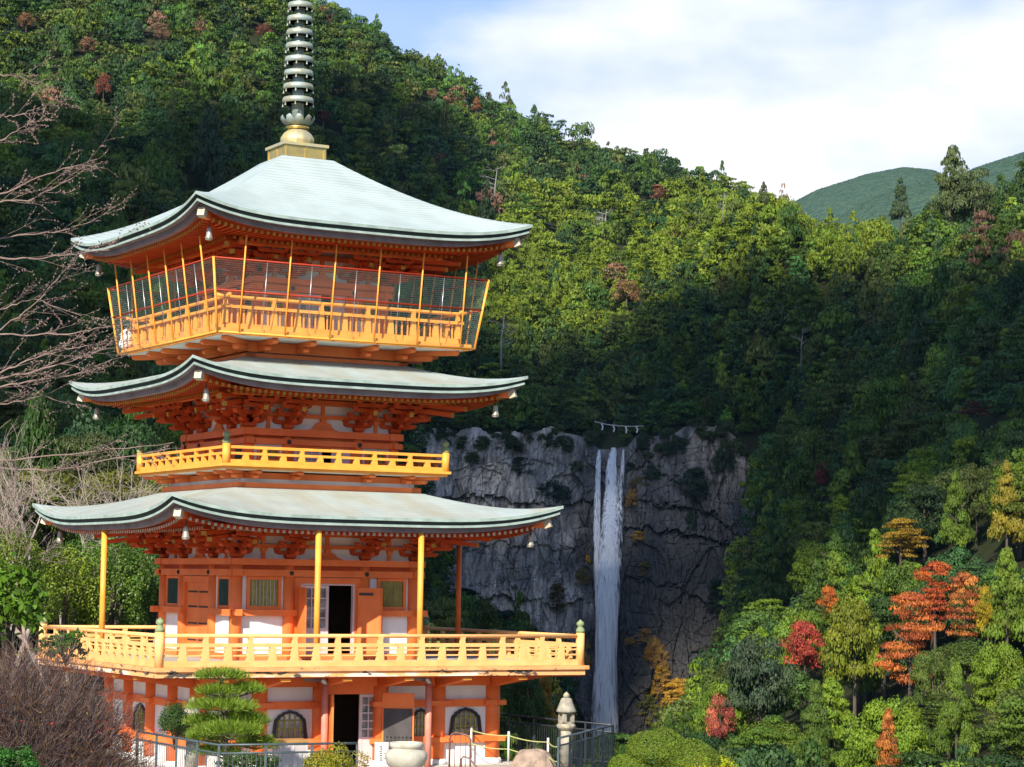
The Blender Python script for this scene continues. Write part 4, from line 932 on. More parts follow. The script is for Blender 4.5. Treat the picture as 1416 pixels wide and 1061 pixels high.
for path, dens in (([(831,619,5),(829.5,640,8),(828,680,9.5),(827,730,11),(828,790,13),(831,860,14),(834,930,16),(836,1000,18),(836,1050,20)], .80),
             ([(851,616,9),(848.5,640,16),(847,680,20),(845,730,27),(842,790,34),(840,850,33),(838,910,33),(837,960,36),(836,1010,42),(836,1060,54)], .92),
             ([(864,618,5),(862,645,9),(859,690,11),(856,740,13),(853,800,14),(850,860,13),(847,930,12),(843,1010,12)], .45)):
    yv = np.array([q[1] for q in path]); sy = np.linspace(yv[0], yv[-1], 80); ring0 = None; cen = []
    for y in sy:
        px = np.interp(y, yv, [q[0] for q in path]); hw = np.interp(y, yv, [q[2] for q in path])/2/3200*1000; p = np.array(C(px, y, 1000))
        cen.append((p[0], min(rockY(p[0]+u*hw, p[2]) for u in (-1, -.5, 0, .5, 1)), p[2], hw))
    cen = np.array(cen); dep = np.minimum.accumulate(cen[:, 1]); ker = np.hanning(19); ker /= ker.sum(); dep = np.convolve(np.pad(dep, 9, 'edge'), ker, 'valid') - 1.0
    for (x_, _, z_, hw), yy in zip(cen, dep):
        NW = 14; r = fall.pts([(x_+hw*math.cos(t), yy-hw*.40*math.sin(t), z_+EYE) for t in [math.pi*k/NW for k in range(NW+1)]]); uvs += [dens*(.10+1.10*math.sin(math.pi*k/NW)**1.1) for k in range(NW+1)]
        if ring0 is not None:
            for k in range(NW): fall.face((ring0+k, ring0+k+1, r+k+1, r+k))
        ring0 = r
me = fall.mesh('waterfall', WATER); uv = me.uv_layers.new(name='across')
for lp in me.loops: uv.data[lp.index].uv = (uvs[lp.vertex_index], 0)
tag(link('waterfall', me), 'tall white waterfall of three strands dropping down the dark cliff', 'waterfall', None, 'structure')
# ---- the sacred rope above the fall, with four paper streamers
ROPE = M('straw_rope', (.55, .52, .46), rough=.9)
pts_ = [at(px, py, 1003) for px, py in ((822, 583), (838, 587), (855, 589), (872, 590), (890, 589))]
o = MB(); o.tube(pts_, .22, 6); o = o.build('sacred_rope', ROPE); tag(o, 'straw rope with white paper streamers strung over the top of the waterfall', 'rope')
for px, py in ((833, 586), (849, 588.5), (866, 590), (881, 589.5)):
    b = MB(); p = at(px, py, 1002.6)
    for j in range(3): x = p.x + (-.18, .18, -.05)[j]; b.box(x-.28, x+.28, p.y-.03*j-.03, p.y-.03*j, p.z-.95*(j+1), p.z-.95*j)
    b.build('paper_streamer', WHITE, o)
# ================================================================ trees
def crown(kind, seed, n, leaf, clumps=26):
    """Leaf-clump crown in unit space: radius 1, height 0..1. Returns quads (n,4,3), normals, clump tint."""
    r = np.random.default_rng(seed); cs = []
    if kind == 'broad':
        while len(cs) < clumps:
            t = r.uniform(0, 2*np.pi); h = r.uniform(.18, 1.0); rad = np.sqrt(max(0, 1-((h-.36)/.68)**2))*r.uniform(.40, .86)
            cs.append((rad*np.cos(t), rad*np.sin(t), h*.86, r.uniform(.17, .36), r.uniform(.09, .19)))
    elif kind == 'cedar':
        while len(cs) < clumps:
            h = r.uniform(.05, 1.0); t = r.uniform(0, 2*np.pi); rad = (1-h)**.75*r.uniform(.55, .95)*.85
            cs.append((rad*np.cos(t), rad*np.sin(t), h*.93, .14+.22*(1-h)*r.uniform(.6, 1.2), .055+.06*(1-h)))
    elif kind == 'layer':
        while len(cs) < clumps:
            h = r.choice([.22, .33, .43, .53, .62, .71, .79, .87, .94, .99])+r.uniform(-.02, .02); t = r.uniform(0, 2*np.pi); rad = np.sqrt(max(.02, 1-((h-.5)/.52)**2))*r.uniform(.2, .9)
            cs.append((rad*np.cos(t), rad*np.sin(t), h, r.uniform(.20, .36), r.uniform(.035, .065)))
    cs = np.array(cs); wgt = cs[:, 3]**1.7; ci = r.choice(len(cs), n, p=wgt/wgt.sum()); c = cs[ci]
    d = r.normal(size=(n, 3)); d[:, 2] = np.abs(d[:, 2])*1.0-.35; d /= np.linalg.norm(d, axis=1)[:, None]
    rr = r.uniform(.78, 1.08, n)[:, None]
    P = c[:, :3] + d*rr*np.stack([c[:, 3], c[:, 3], c[:, 4]], 1)
    N = d*np.stack([1/c[:, 3], 1/c[:, 3], 1/c[:, 4]], 1)*.3; N /= np.linalg.norm(N, axis=1)[:, None]
    N = N*.85 + r.normal(size=(n, 3))*.32 + np.array([0, 0, .18]); N /= np.linalg.norm(N, axis=1)[:, None]
    A = np.cross(N, r.normal(size=(n, 3))); A /= np.linalg.norm(A, axis=1)[:, None]; B = np.cross(N, A)
    s = leaf*r.uniform(.6, 1.25, n)[:, None]; A = A*s; B = B*s*r.uniform(.55, .9, n)[:, None]
    Q = np.stack([P-A*.5-B*.2, P-B*.55+A*.1, P+A*.55+B*.15, P+B*.5-A*.15], 1)
    tint = (.72+.56*r.random(len(cs)))[ci]*(.88+.24*r.random(n)); warm = r.random(len(cs))[ci]
    return Q, N, tint, warm
# ---- where trees stand
rng = np.random.default_rng(12)
cand = []
for y0, y1, s in ((112, 300, 7.0), (300, 560, 9.0), (560, 860, 11.0), (860, 1250, 12.0), (1250, 1900, 14.5)):
    gy, gx = np.mgrid[y0:y1:s, -1:1:1]
    yy = np.arange(y0, y1, s)
    for y in yy:
        hw = y*.255+12; x = np.arange(-hw, hw, s); x = x + rng.uniform(-.42, .42, len(x))*s; yj = y + rng.uniform(-.42, .42, len(x))*s
        cand.append(np.stack([x, yj, np.full(len(x), s)], 1))
for y in np.arange(1024, 1170, 7.):            # steep ground above the fall: trees stand closer in plan
    x = np.arange(-.02*y, .15*y, 7.5); cand.append(np.stack([x+rng.uniform(-3, 3, len(x)), y+rng.uniform(-3, 3, len(x)), np.full(len(x), 8.5)], 1))
rim_x = np.repeat(np.arange(-98, 122, 4.2), 4)+rng.uniform(-2, 2, 4*53)[:len(np.repeat(np.arange(-98, 122, 4.2), 4))]
cand.append(np.stack([rim_x, cliffY(rim_x)+9+np.tile([0, 5, 11, 18], len(rim_x)//4)+rng.uniform(0, 3, len(rim_x)), np.full(len(rim_x), 6.0)], 1))
cand = np.concatenate(cand); X, Y, S = cand.T
gzv = ground(X, Y)
cyv = cliffY(X); onrock = (X > -98)*(X < 118)*(Y > cyv-13)*(Y < cyv+8.7)
notch = (np.abs(X-44) < 6.5)*(Y > cyv-30)*(Y < cyv+22)
yard = (Y < 140)*(.881*X+.473*Y < 48)
lowr = (Y < 215)*(X > -.03*Y)
stream = (np.abs(X-Y*.042) < 6)*(Y < 1012)*(Y > 700)
keep = ~(onrock | yard | notch | stream | lowr); X, Y, S, gzv = X[keep], Y[keep], S[keep], gzv[keep]
Ht = rng.uniform(.68, 1.32, len(X))*np.interp(S, [5.6, 9, 14], [9.5, 13.5, 18.5]); Rt = S*rng.uniform(.48, .84, len(X))
zone_ridge = (Y > 1250)
# visibility: highest elevation of the ground (plus low canopy) along the sight line
vis = np.ones(len(X), bool); tanel = (gzv+Ht-EYE)/Y; mx = np.full(len(X), -9.)
for f in np.linspace(.12, .965, 40):
    yy = Y*f; z_ = ground(X*f, yy) + np.where(yy > 125, 5., 0.); mx = np.maximum(mx, (z_-EYE)/yy)
vis = tanel > mx - .004
px_, py_ = pix(np.stack([X, Y, gzv+Ht*.6], 1)); inside = (px_ > -90)*(px_ < 1506)*(py_ > -70)*(py_ < 1150)
keep = vis & inside; X, Y, S, gzv, Ht, Rt, px_, py_ = [a[keep] for a in (X, Y, S, gzv, Ht, Rt, px_, py_)]
NT = len(X)
kind = rng.choice(3, NT, p=[.54, .24, .22]); tall = rng.random(NT) < .10; Ht = Ht*np.where(tall, 1.35, 1)*np.where(kind == 1, 1.2, 1); Rt = Rt*np.where(kind == 1, .80, 1)
kind = np.where((px_ > 600)*(rng.random(NT) < .25), 1, kind)
pal = np.array([(.082, .130, .014), (.056, .108, .016), (.038, .082, .020), (.118, .165, .012), (.098, .118, .022), (.044, .092, .024), (.072, .135, .014)])
big = rng.random(NT)
ci = rng.choice(len(pal), NT, p=[.22, .2, .18, .1, .12, .1, .08])
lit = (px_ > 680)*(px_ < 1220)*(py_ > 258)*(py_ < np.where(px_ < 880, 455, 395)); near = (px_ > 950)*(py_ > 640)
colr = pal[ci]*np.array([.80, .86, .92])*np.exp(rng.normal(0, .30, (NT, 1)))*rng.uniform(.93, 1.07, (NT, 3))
colr = np.where((lit & (rng.random(NT) < .62))[:, None], np.array([(.140, .195, .013)])*rng.uniform(.75, 1.15, (NT, 1)), colr)  # sunlight on the spur put into its trees' colour
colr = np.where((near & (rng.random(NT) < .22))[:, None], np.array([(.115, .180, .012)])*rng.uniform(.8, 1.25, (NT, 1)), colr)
far = (rng.random(NT) < .012)*(py_ < 420)
colr = np.where(far[:, None], np.array([(.22, .12, .07)])*rng.uniform(.5, 1.2, (NT, 1)), colr)
def hit(px, py, top=.85):
    """Where the sight line of a photograph's point meets the canopy."""
    d = ray(px, py); D = np.geomspace(115, 1900, 1500); z_ = d[2]/d[1]*D; x = d[0]/d[1]*D; g = canopy(x, D)
    h_ = z_ < g; i = int(np.argmax(h_)) if h_.any() else int(np.argmax((g-z_)/D + (D < 600)*-1))
    return x[i], D[i]
# ---- single trees of a colour or shape of their own
# (px, py of the crown's middle, width, height in photo pixels, kind, colour, label, category, name)
special = [
 (1258, 893, 84, 118, 'layer', (.44, .115, .028), 'largest orange red autumn tree on the sunlit slope', 'autumn tree', 'autumn_tree'),
 (1293, 818, 62, 66, 'layer', (.34, .062, .016), 'rust red autumn tree just above the largest orange one', 'autumn tree', 'autumn_tree'),
 (1334, 838, 52, 78, 'layer', (.40, .125, .03), 'paler orange autumn tree right of the rust red one', 'autumn tree', 'autumn_tree'),
 (1113, 886, 64, 54, 'broad', (.34, .050, .032), 'bright crimson autumn tree alone among green trees', 'autumn tree', 'autumn_tree'),
 (1228, 1018, 50, 80, 'cedar', (.38, .12, .026), 'slender orange autumn tree at the bottom of the slope', 'autumn tree', 'autumn_tree'),
 (996, 985, 42, 44, 'broad', (.38, .085, .060), 'pinkish red autumn tree beside the golden shrubs', 'autumn tree', 'autumn_tree'),
 (1147, 824, 34, 28, 'broad', (.42, .110, .018), 'small orange topped tree above the crimson one', 'autumn tree', 'autumn_tree'),
 (1182, 888, 80, 128, 'broad', (.150, .175, .012), 'bright yellow green tree between crimson and orange trees', 'tree', 'yellow_green_tree'),
 (1392, 690, 56, 104, 'cedar', (.20, .17, .016), 'golden tipped pointed conifer at the right edge', 'conifer', 'conifer_tree'),
 (1246, 742, 66, 40, 'layer', (.24, .150, .014), 'flat topped tree with a golden yellow top', 'tree', 'yellow_topped_tree'),
 (1392, 812, 74, 112, 'cedar', (.115, .175, .014), 'tall fresh green conifer at the right edge under the golden tipped one', 'conifer', 'conifer_tree'),
 (1322, 700, 56, 96, 'cedar', (.095, .150, .014), 'sunlit green conifer left of the golden tipped one', 'conifer', 'conifer_tree'),
 (1322, 968, 66, 104, 'cedar', (.100, .160, .016), 'fresh green conifer below the rounded green tree on the slope', 'conifer', 'conifer_tree'),
 (1128, 985, 62, 90, 'cedar', (.070, .120, .016), 'green conifer below the crimson tree', 'conifer', 'conifer_tree'),
 (1060, 790, 70, 100, 'cedar', (.050, .095, .018), 'dark green conifer beside the right edge of the cliff', 'conifer', 'conifer_tree'),
 (1366, 830, 34, 40, 'broad', (.30, .22, .010), 'small lemon yellow tree right of the orange ones', 'tree', 'yellow_tree'),
 (1050, 935, 96, 112, 'broad', (.046, .074, .036), 'broad dusky green tree left of the yellow green one', 'tree', 'evergreen_tree'),
 (1290, 930, 60, 60, 'broad', (.085, .125, .020), 'rounded fresh green tree under the largest orange tree', 'tree', 'evergreen_tree'),
 (1318, 252, 74, 104, 'cedar', (.085, .096, .028), 'tall ragged cedar standing above the right hand ridge', 'cedar', 'cedar_tree'),
 (1348, 268, 58, 78, 'broad', (.082, .090, .030), 'second tall cedar touching the ragged one on the right ridge', 'cedar', 'cedar_tree'),
 (1245, 275, 34, 60, 'cedar', (.050, .064, .028), 'lower cedar left of the two tall ones', 'cedar', 'cedar_tree'),
 (1056, 268, 22, 34, 'cedar', (.090, .100, .030), 'small pointed tree topping the yellow green hill', 'cedar', 'cedar_tree'),
 (288, 215, 70, 150, 'cedar', (.026, .040, .022), 'tall dark cedar with a bare pale trunk left of the spire', 'cedar', 'cedar_tree'),
 (143, 118, 22, 32, 'broad', (.26, .045, .035), 'dark red tree high on the left hillside', 'autumn tree', 'autumn_tree'),
 (122, 62, 26, 24, 'broad', (.24, .085, .055), 'salmon tree left and above the dark red tree', 'autumn tree', 'autumn_tree'),
 (221, 45, 28, 22, 'layer', (.30, .150, .095), 'pale tan bare crowned tree upper left hillside', 'autumn tree', 'autumn_tree'),
 (365, 42, 26, 18, 'broad', (.20, .040, .035), 'maroon tree just left of the spire top', 'autumn tree', 'autumn_tree'),
 (36, 28, 24, 22, 'broad', (.25, .085, .050), 'salmon tree in the top left corner', 'autumn tree', 'autumn_tree'),
 (447, 163, 30, 16, 'layer', (.15, .030, .030), 'dull maroon tree right of the spire base', 'autumn tree', 'autumn_tree'),
 (598, 129, 16, 13, 'broad', (.28, .11, .07), 'tiny salmon tree under the left ridge', 'autumn tree', 'autumn_tree'),
 (659, 143, 16, 20, 'cedar', (.30, .07, .04), 'small red brown tree near the ridge crest', 'autumn tree', 'autumn_tree'),
 (910, 268, 24, 22, 'layer', (.28, .085, .050), 'red brown tree below the middle of the ridge', 'autumn tree', 'autumn_tree'),
 (866, 404, 42, 34, 'broad', (.26, .115, .050), 'brown tree amid yellow green trees above the fall', 'autumn tree', 'autumn_tree'),
 (1352, 568, 58, 22, 'layer', (.16, .026, .028), 'dark red tree in the shaded right hand forest', 'autumn tree', 'autumn_tree'),
 (1136, 650, 20, 24, 'broad', (.16, .030, .028), 'small dark red tree in shade right of the cliff', 'autumn tree', 'autumn_tree'),
]
FOBJ = leaf_mat('leaves_by_object', 'object', trans=.22, rough=.6)
FATT = leaf_mat('leaves_by_tint', 'attr', trans=.22, rough=.6)
BARK = M('bark', (.10, .080, .062), (.055, .042, .034), scale=3, rough=.9, stretch=(1, 1, .3))
PALEB = M('pale_bark', (.30, .28, .255), (.18, .165, .15), scale=2, rough=.85)
def warm_col(tint, warm): return np.stack([tint*(.90+.22*warm), tint*(.98+.04*warm), tint*(1.10-.2*warm)], 1)
protos = {}
def tree_proto(kind, v, D=600):
    n, leaf = (15000, .042) if D < 330 else (9500, .050) if D < 540 else (5200, .066)
    autumn = kind.endswith('*'); kind = kind.rstrip('*'); key = (kind, v, n, autumn)
    if key not in protos:
        Q, N, t, wv = crown(kind, 100+v*7+hash_k[kind], n, leaf, {'broad': 44, 'cedar': 60, 'layer': 60}[kind])
        cc_ = warm_col(t, wv)
        if autumn: r2 = np.random.default_rng(v); keep_ = r2.random(n) < .62; cc_ = cc_*np.stack([.70+.5*wv, .45+1.15*wv*r2.uniform(.7, 1.3, n), .6+.8*wv], 1); Q, cc_ = Q[keep_], cc_[keep_]
        cm = quads_mesh('crown', Q, FOBJ, cc_)
        tb = MB(); r_ = random.Random(v+5)
        tb.tube([(0, 0, -.9), (.02, .01, .1), (r_.uniform(-.05, .05), .02, .55), (r_.uniform(-.08, .08), 0, .85)], [.085, .07, .045, .015], 7)
        for i in range(5):
            t_ = r_.uniform(0, 6.28); h = r_.uniform(.2, .6); tb.tube([(0, 0, h), (.35*math.cos(t_), .35*math.sin(t_), h+.12), (.62*math.cos(t_), .62*math.sin(t_), h+.24)], [.03, .02, .008], 5)
        protos[key] = (cm, tb.mesh('trunk', BARK))
    return protos[key]
hash_k = {'broad': 1, 'cedar': 2, 'layer': 3}
def plant(kind, v, x, y, z, Rr, Hc, stem, col, name, label, cat, group=None, rot=0, bark=None):
    cm, tm = tree_proto(kind, v, y)
    e = empty(name, (x, y, z), rot, label, cat, group)
    c = link('crown', cm, e, (0, 0, stem)); c.scale = (Rr, Rr, Hc); c.color = (*[float(q) for q in col], 1)
    k_ = (stem+.70*Hc)/1.75; t = link('trunk', tm, e, (0, 0, .9*k_-.02)); t.scale = (Rr*.8, Rr*.8, k_)
    return e
taken = []
for i, (px, py, wd, hg, kd, col, lab, cat, nm) in enumerate(special):
    x, D = hit(px, min(py+hg*.22, 1058)); D -= 4
    Rr = wd/2/3200*D*1.08; Hc = hg/3200*D*1.05; p = at(px, py+hg*.5, D); g = float(ground(p.x, D)); stem = max(p.z-g, .4); cut = max(0, stem-.22*Hc)*.45*(py > 640); Hc += cut; stem -= cut; p.z -= cut
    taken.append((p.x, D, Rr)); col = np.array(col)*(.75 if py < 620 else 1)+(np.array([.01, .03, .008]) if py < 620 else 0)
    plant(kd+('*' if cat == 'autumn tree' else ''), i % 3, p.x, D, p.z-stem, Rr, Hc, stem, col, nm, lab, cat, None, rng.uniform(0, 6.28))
ok = np.ones(NT, bool)                      # trees that would stand in front of them are left out
tpx, tpy = pix(np.stack([X, Y, gzv+Ht], 1)); rpx = Rt/Y*FPX
ok &= ~((px_ > 795-rpx*.8)*(px_ < 893+rpx*.8)*(tpy < 1016)*(Y < 1000))      # the open stream bed under the fall
for (sx_, sy_, wd, hg, *_), (tx, ty, tr) in zip(special, taken):
    ok &= ~((np.abs(px_-sx_) < wd/2+rpx*.75)*(tpy < sy_+hg*.30)*(Y < ty+tr)*(py_ > sy_-hg*.6))
    ok &= ~(np.hypot(X-tx, Y-ty) < tr*.9)
X, Y, S, gzv, Ht, Rt, px_, py_, kind, colr, near, lit = [a[ok] for a in (X, Y, S, gzv, Ht, Rt, px_, py_, kind, colr, near, lit)]
NT = len(X)
# ---- the 300 that show largest are trees of their own
size = Rt*Ht/Y**2*((py_ < 1090)*(px_ > -20)*(px_ < 1436)*(py_ > -20)*~((px_ > 215)*(px_ < 590)*(py_ > 330)) + 1e-6)
order = np.argsort(-size); single = order[:270]; rest = order[270:]
KN = ['broad', 'cedar', 'layer']
for i in single:
    kd = KN[kind[i]]; shade = (px_[i] > 900)*(py_[i] < 700)
    what = {'broad': ('round crowned evergreen tree', 'evergreen_tree', 'tree'), 'cedar': ('pointed conifer', 'conifer_tree', 'conifer'), 'layer': ('flat layered evergreen tree', 'layered_tree', 'tree')}[kd]
    if px_[i] < 600: where, grp = 'on the shaded hillside left of the pagoda', 'left hillside'
    elif px_[i] < 930: where, grp = 'in the valley below the waterfall', 'valley'
    elif shade: where, grp = 'in the shaded forest right of the waterfall', 'shaded right slope'
    else: where, grp = 'on the sunlit slope at lower right', 'sunlit lower right slope'
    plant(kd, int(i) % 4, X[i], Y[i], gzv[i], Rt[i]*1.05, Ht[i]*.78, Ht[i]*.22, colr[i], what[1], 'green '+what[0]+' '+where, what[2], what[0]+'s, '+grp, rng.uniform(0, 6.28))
# ---- the rest of the wood reads as one mass
lod = {}
def unit(kd, v, n, leaf, D_):
    k = (kd, v, n)
    if k not in lod: lod[k] = crown(KN[kd], 300+v*11+kd, n, leaf, 26 if D_ > 1250 else 34)
    return lod[k]
QS, CS = [], []
for i in rest:
    D = Y[i]; n, leaf = (4200, .066) if D < 420 else (2600, .082) if D < 760 else (1500, .105) if D < 1250 else (950, .125)
    Q, N, t, wv = unit(kind[i], int(i) % 9, n, leaf, D); a = rng.uniform(0, 6.28); c, s = math.cos(a), math.sin(a)
    x = Q[..., 0]*c-Q[..., 1]*s; y = Q[..., 0]*s+Q[..., 1]*c; ny = N[:, 0]*s+N[:, 1]*c
    cy_ = y.mean(1); m_ = (ny < .55) & (cy_ < .62)
    q = np.stack([x*Rt[i]*1.08+X[i], y*Rt[i]*1.08+Y[i], Q[..., 2]*Ht[i]*.80+gzv[i]+Ht[i]*.2], -1)[m_]
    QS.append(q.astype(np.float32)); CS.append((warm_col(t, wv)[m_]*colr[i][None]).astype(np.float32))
QS = np.concatenate(QS); CS = np.concatenate(CS)
print('trees', NT, 'leaf faces of the wood', len(QS))
tag(link('forest', quads_mesh('forest', QS, FATT, CS)), 'dense evergreen forest covering the mountainsides behind the pagoda', 'forest', None, 'stuff')
del QS, CS
# ---- pale dead trees on the slopes
def limb_tree(mb, p, d, L_, r, depth, rr, spread=.55, up=.15, n=5):
    q = p + d*L_; m_ = p + d*L_*.5 + Vector((rr.uniform(-1, 1), rr.uniform(-1, 1), rr.uniform(-1, 1)))*L_*.06
    mb.tube([p, m_, q], [r, r*.82, r*.62], n if depth > 1 else 3, False)
    if depth <= 0: return
    for i in range(rr.choice((2, 3, 3) if depth > 1 else (2, 3))):
        nd = (d + Vector((rr.uniform(-1, 1), rr.uniform(-1, 1), rr.uniform(-1, 1)+up))*spread).normalized()
        limb_tree(mb, m_.lerp(q, rr.uniform(.2, 1)), nd, L_*rr.uniform(.55, .85), r*.6, depth-1, rr, spread, up, n)
for i, (px, py, hg, lab) in enumerate([(684, 288, 58, 'bleached dead tree behind the top roof corner'), (836, 335, 46, 'bleached bare trunk on the yellow green hill'), (693, 505, 70, 'leafless grey tree right of the top balcony'), (1000, 300, 34, 'thin bare trunk on the yellow green hill crest'), (1108, 505, 52, 'thin pale trunk in the shaded forest'), (832, 325, 30, 'second bare trunk beside the bleached one')]):
    x, D = hit(px, py); D -= 9; p = at(px, py, D); L_ = hg/3200*D; b = MB(); rr = random.Random(i+2)
    b.tube([(0, 0, -3), (0, 0, L_*.5), (L_*.05, 0, L_)], [L_*.028, L_*.02, L_*.006], 6)
    for j in range(9): h = rr.uniform(.3, .95)*L_; t_ = rr.uniform(0, 6.28); limb_tree(b, Vector((0, 0, h)), Vector((math.cos(t_), math.sin(t_), .35)).normalized(), L_*.17, L_*.010, 2, rr)
    tag(b.build('dead_tree', PALEB, None, p), lab, 'dead tree')
# ---- shrubs that cling to the rock face
gold = (.55, .32, .030); tan = (.44, .26, .065); dkg = (.030, .055, .026); ylg = (.16, .16, .015)
cl = [(884,744,20,16,gold,'golden shrub on a ledge right of the fall'),(876,690,26,30,tan,'tan shrub close right of the upper fall'),(886,668,30,16,(.18,.13,.03),'olive brown shrub under the fall lip, right side'),(893,790,26,22,(.20,.15,.03),'dull yellow shrub midway down the cliff'),(813,775,12,14,gold,'small golden shrub left of the fall'),(806,800,22,30,(.17,.13,.03),'olive brown shrub left of the fall'),
 (770,830,34,40,(.12,.10,.025),'brown green shrub at the foot of the left cliff'),(905,900,24,40,tan,'upright tan shrub low on the right cliff'),(917,935,30,34,gold,'golden shrub below the upright tan one'),(930,968,44,40,gold,'large golden shrub at the cliff foot'),(952,985,40,34,(.40,.23,.02),'deep yellow shrub at the cliff foot'),(965,1012,44,36,(.40,.19,.02),'orange yellow shrub right of the cliff foot'),(895,985,30,56,ylg,'yellow green shrub beside the lower fall'),(915,1010,40,30,ylg,'yellow green shrub under the golden ones'),
 (760,680,56,30,dkg,'dark green shrub on the left cliff face'),(720,650,36,30,dkg,'dark green shrub hanging at the left cliff top'),(960,672,60,50,dkg,'dark green shrub on the right cliff face'),(905,655,34,26,dkg,'dark shrub right of the fall lip'),(990,830,40,50,dkg,'dark shrub low on the right cliff'),(958,722,24,30,dkg,'small dark shrub on the long ledge'),(700,865,80,40,(.03,.05,.02),'dark shrub at the left cliff foot'),(640,850,70,60,(.03,.05,.02),'dark shrub behind the balcony rail'),(935,620,40,26,dkg,'dark shrub on the right cliff top'),(1000,640,46,40,dkg,'dark shrub over the right cliff edge')]
names = ['tan shrub highest of the golden clump at the cliff foot', 'small tan shrub just under the highest one', 'golden shrub at the upper right of the cliff foot clump', 'golden shrub in the left middle of the cliff foot clump', 'tan shrub at the left side of the cliff foot clump', 'golden shrub at the right side of the cliff foot clump', 'golden shrub right of the clump centre', 'deep golden shrub low in the cliff foot clump', 'deep golden shrub at the lower right of the clump', 'tan shrub at the lower left of the clump', 'small tan shrub left of the fall near its foot', 'small golden shrub right of the fall near its foot']
for (px, py, wd, hg), nm in zip(((893, 884, 26, 24), (900, 905, 24, 26), (914, 914, 28, 30), (920, 950, 30, 30), (904, 956, 22, 30), (940, 950, 28, 26), (948, 972, 30, 28), (938, 1000, 36, 28), (957, 1002, 34, 28), (924, 990, 26, 28), (806, 905, 26, 44), (872, 888, 24, 14)), names):
    cl.append((px, py, wd, hg, [gold, tan, (.50, .26, .03)][(px+py) % 3], nm))
for i, (px, py, wd, hg, col, lab) in enumerate(cl):
    p = np.array(C(px, py, 1000)); yy = rockY(p[0], p[2]) - .5; k = yy/1000; Rr = wd/2/3200*yy; Hc = hg/3200*yy
    cm, tm = tree_proto('broad' if i % 3 else 'layer', i % 4); e = empty('cliff_shrub', (p[0]*k, yy, p[2]*k+EYE-Hc*.5), i*1.3, lab, 'shrub')
    c = link('crown', cm, e); c.scale = (Rr*1.1, Rr*.8, Hc*1.05); c.color = (*col, 1)
    c = link('trunk', tm, e); c.scale = (Rr*.4, Rr*.4, Hc*.6)

rs = np.random.default_rng(41)
for i in range(84):                          # scrub along the rim of the rock
    x = rs.uniform(-60, 112)
    if abs(x-43) < 8: continue
    z = float(cliff_top(x))-rs.uniform(-1.5, 7)*(1 if i % 3 else 2); yy = rockY(x, min(z, float(cliff_top(x))-.5))-.5; Rr = rs.uniform(1.6, 4.0)*(1.6 if i % 5 == 0 else 1); Hc = Rr*rs.uniform(1.1, 1.8)
    cm, tm = tree_proto('broad', i % 4, 600); e = empty('rim_shrub', (x, yy, z+EYE-Hc*.45), i, 'dark green scrub hanging along the rim of the cliff', 'shrub', 'scrub along the cliff rim')
    c = link('crown', cm, e); c.scale = (Rr, Rr, Hc); c.color = (*(np.array([.045, .070, .022])*rs.uniform(.7, 1.5)).tolist(), 1)
# ================================================================ clouds added unseen behind the camera, shaped to shade the hills
def inside_poly(px, py, poly):
    c = np.zeros(px.shape, bool); n = len(poly)
    for i in range(n):
        (x0, y0), (x1, y1) = poly[i], poly[(i+1) % n]
        c ^= ((y0 > py) != (y1 > py)) & (px < (x1-x0)*(py-y0)/((y1-y0)+1e-9)+x0)
    return c
SH = [[(-160, 190), (40, 150), (130, 190), (250, 205), (285, 140), (330, 190), (400, 185), (440, 120), (520, 128), (600, 165), (655, 205), (668, 270), (640, 330), (655, 450), (700, 512), (790, 508), (852, 480), (900, 428), (940, 382), (1010, 382), (1080, 405), (1150, 435), (1250, 425), (1330, 400), (1560, 390), (1560, 640), (1400, 640), (1330, 632), (1280, 685), (1215, 690), (1180, 770), (1110, 800), (1060, 850), (1000, 892), (950, 895), (912, 918), (903, 1045), (560, 1045), (100, 660), (-160, 640)]]
PXg, PYg = np.meshgrid(np.arange(-160, 1560, 7.), np.arange(100, 1050, 6.)); m_ = np.zeros(PXg.shape, bool)
for p in SH: m_ |= inside_poly(PXg, PYg, p)
qx, qy = PXg[m_], PYg[m_]; dr = np.array([ray(a, b_) for a, b_ in zip(qx, qy)]); sx, sz = dr[:, 0]/dr[:, 1], dr[:, 2]/dr[:, 1]
hitD = np.full(len(qx), np.nan)
for D in np.geomspace(125, 1900, 420):
    h_ = np.isnan(hitD) & (sz*D < canopy(sx*D, np.full(len(sx), D))); hitD[h_] = D
g = ~np.isnan(hitD) & (hitD > 260); Pw = np.stack([sx*hitD, hitD, sz*hitD+EYE], 1)[g]
ALT = 2000.; k = (ALT-Pw[:, 2])/SUN.z; CP = Pw[:, :2] + k[:, None]*np.array([[SUN.x, SUN.y]])
cell = 12.; occ = {(int(a), int(b_)) for a, b_ in np.floor(CP/cell)}
grow = set(occ)
for a, b_ in occ:                            # close small gaps
    for da, db in ((1, 0), (-1, 0), (0, 1), (0, -1)):
        q_ = (a+da, b_+db)
        if q_ not in occ and sum((q_[0]+u, q_[1]+v) in occ for u in (-1, 0, 1) for v in (-1, 0, 1)) >= 4: grow.add(q_)
import bmesh
bmi = bmesh.new(); bmesh.ops.create_icosphere(bmi, subdivisions=1, radius=1); iv = np.array([v.co[:] for v in bmi.verts]); ifc = np.array([[v.index for v in f.verts] for f in bmi.faces]); bmi.free()
rc = np.random.default_rng(5); VV, FF = [], []
for a, b_ in grow:
    r_ = cell*rc.uniform(.70, 1.0); c = np.array([(a+.5)*cell, (b_+.5)*cell, ALT]) + rc.uniform(-1, 1, 3)*np.array([3, 3, 12]); VV.append(iv*np.array([r_, r_, r_*.8])+c); FF.append(ifc+len(iv)*(len(VV)-1))
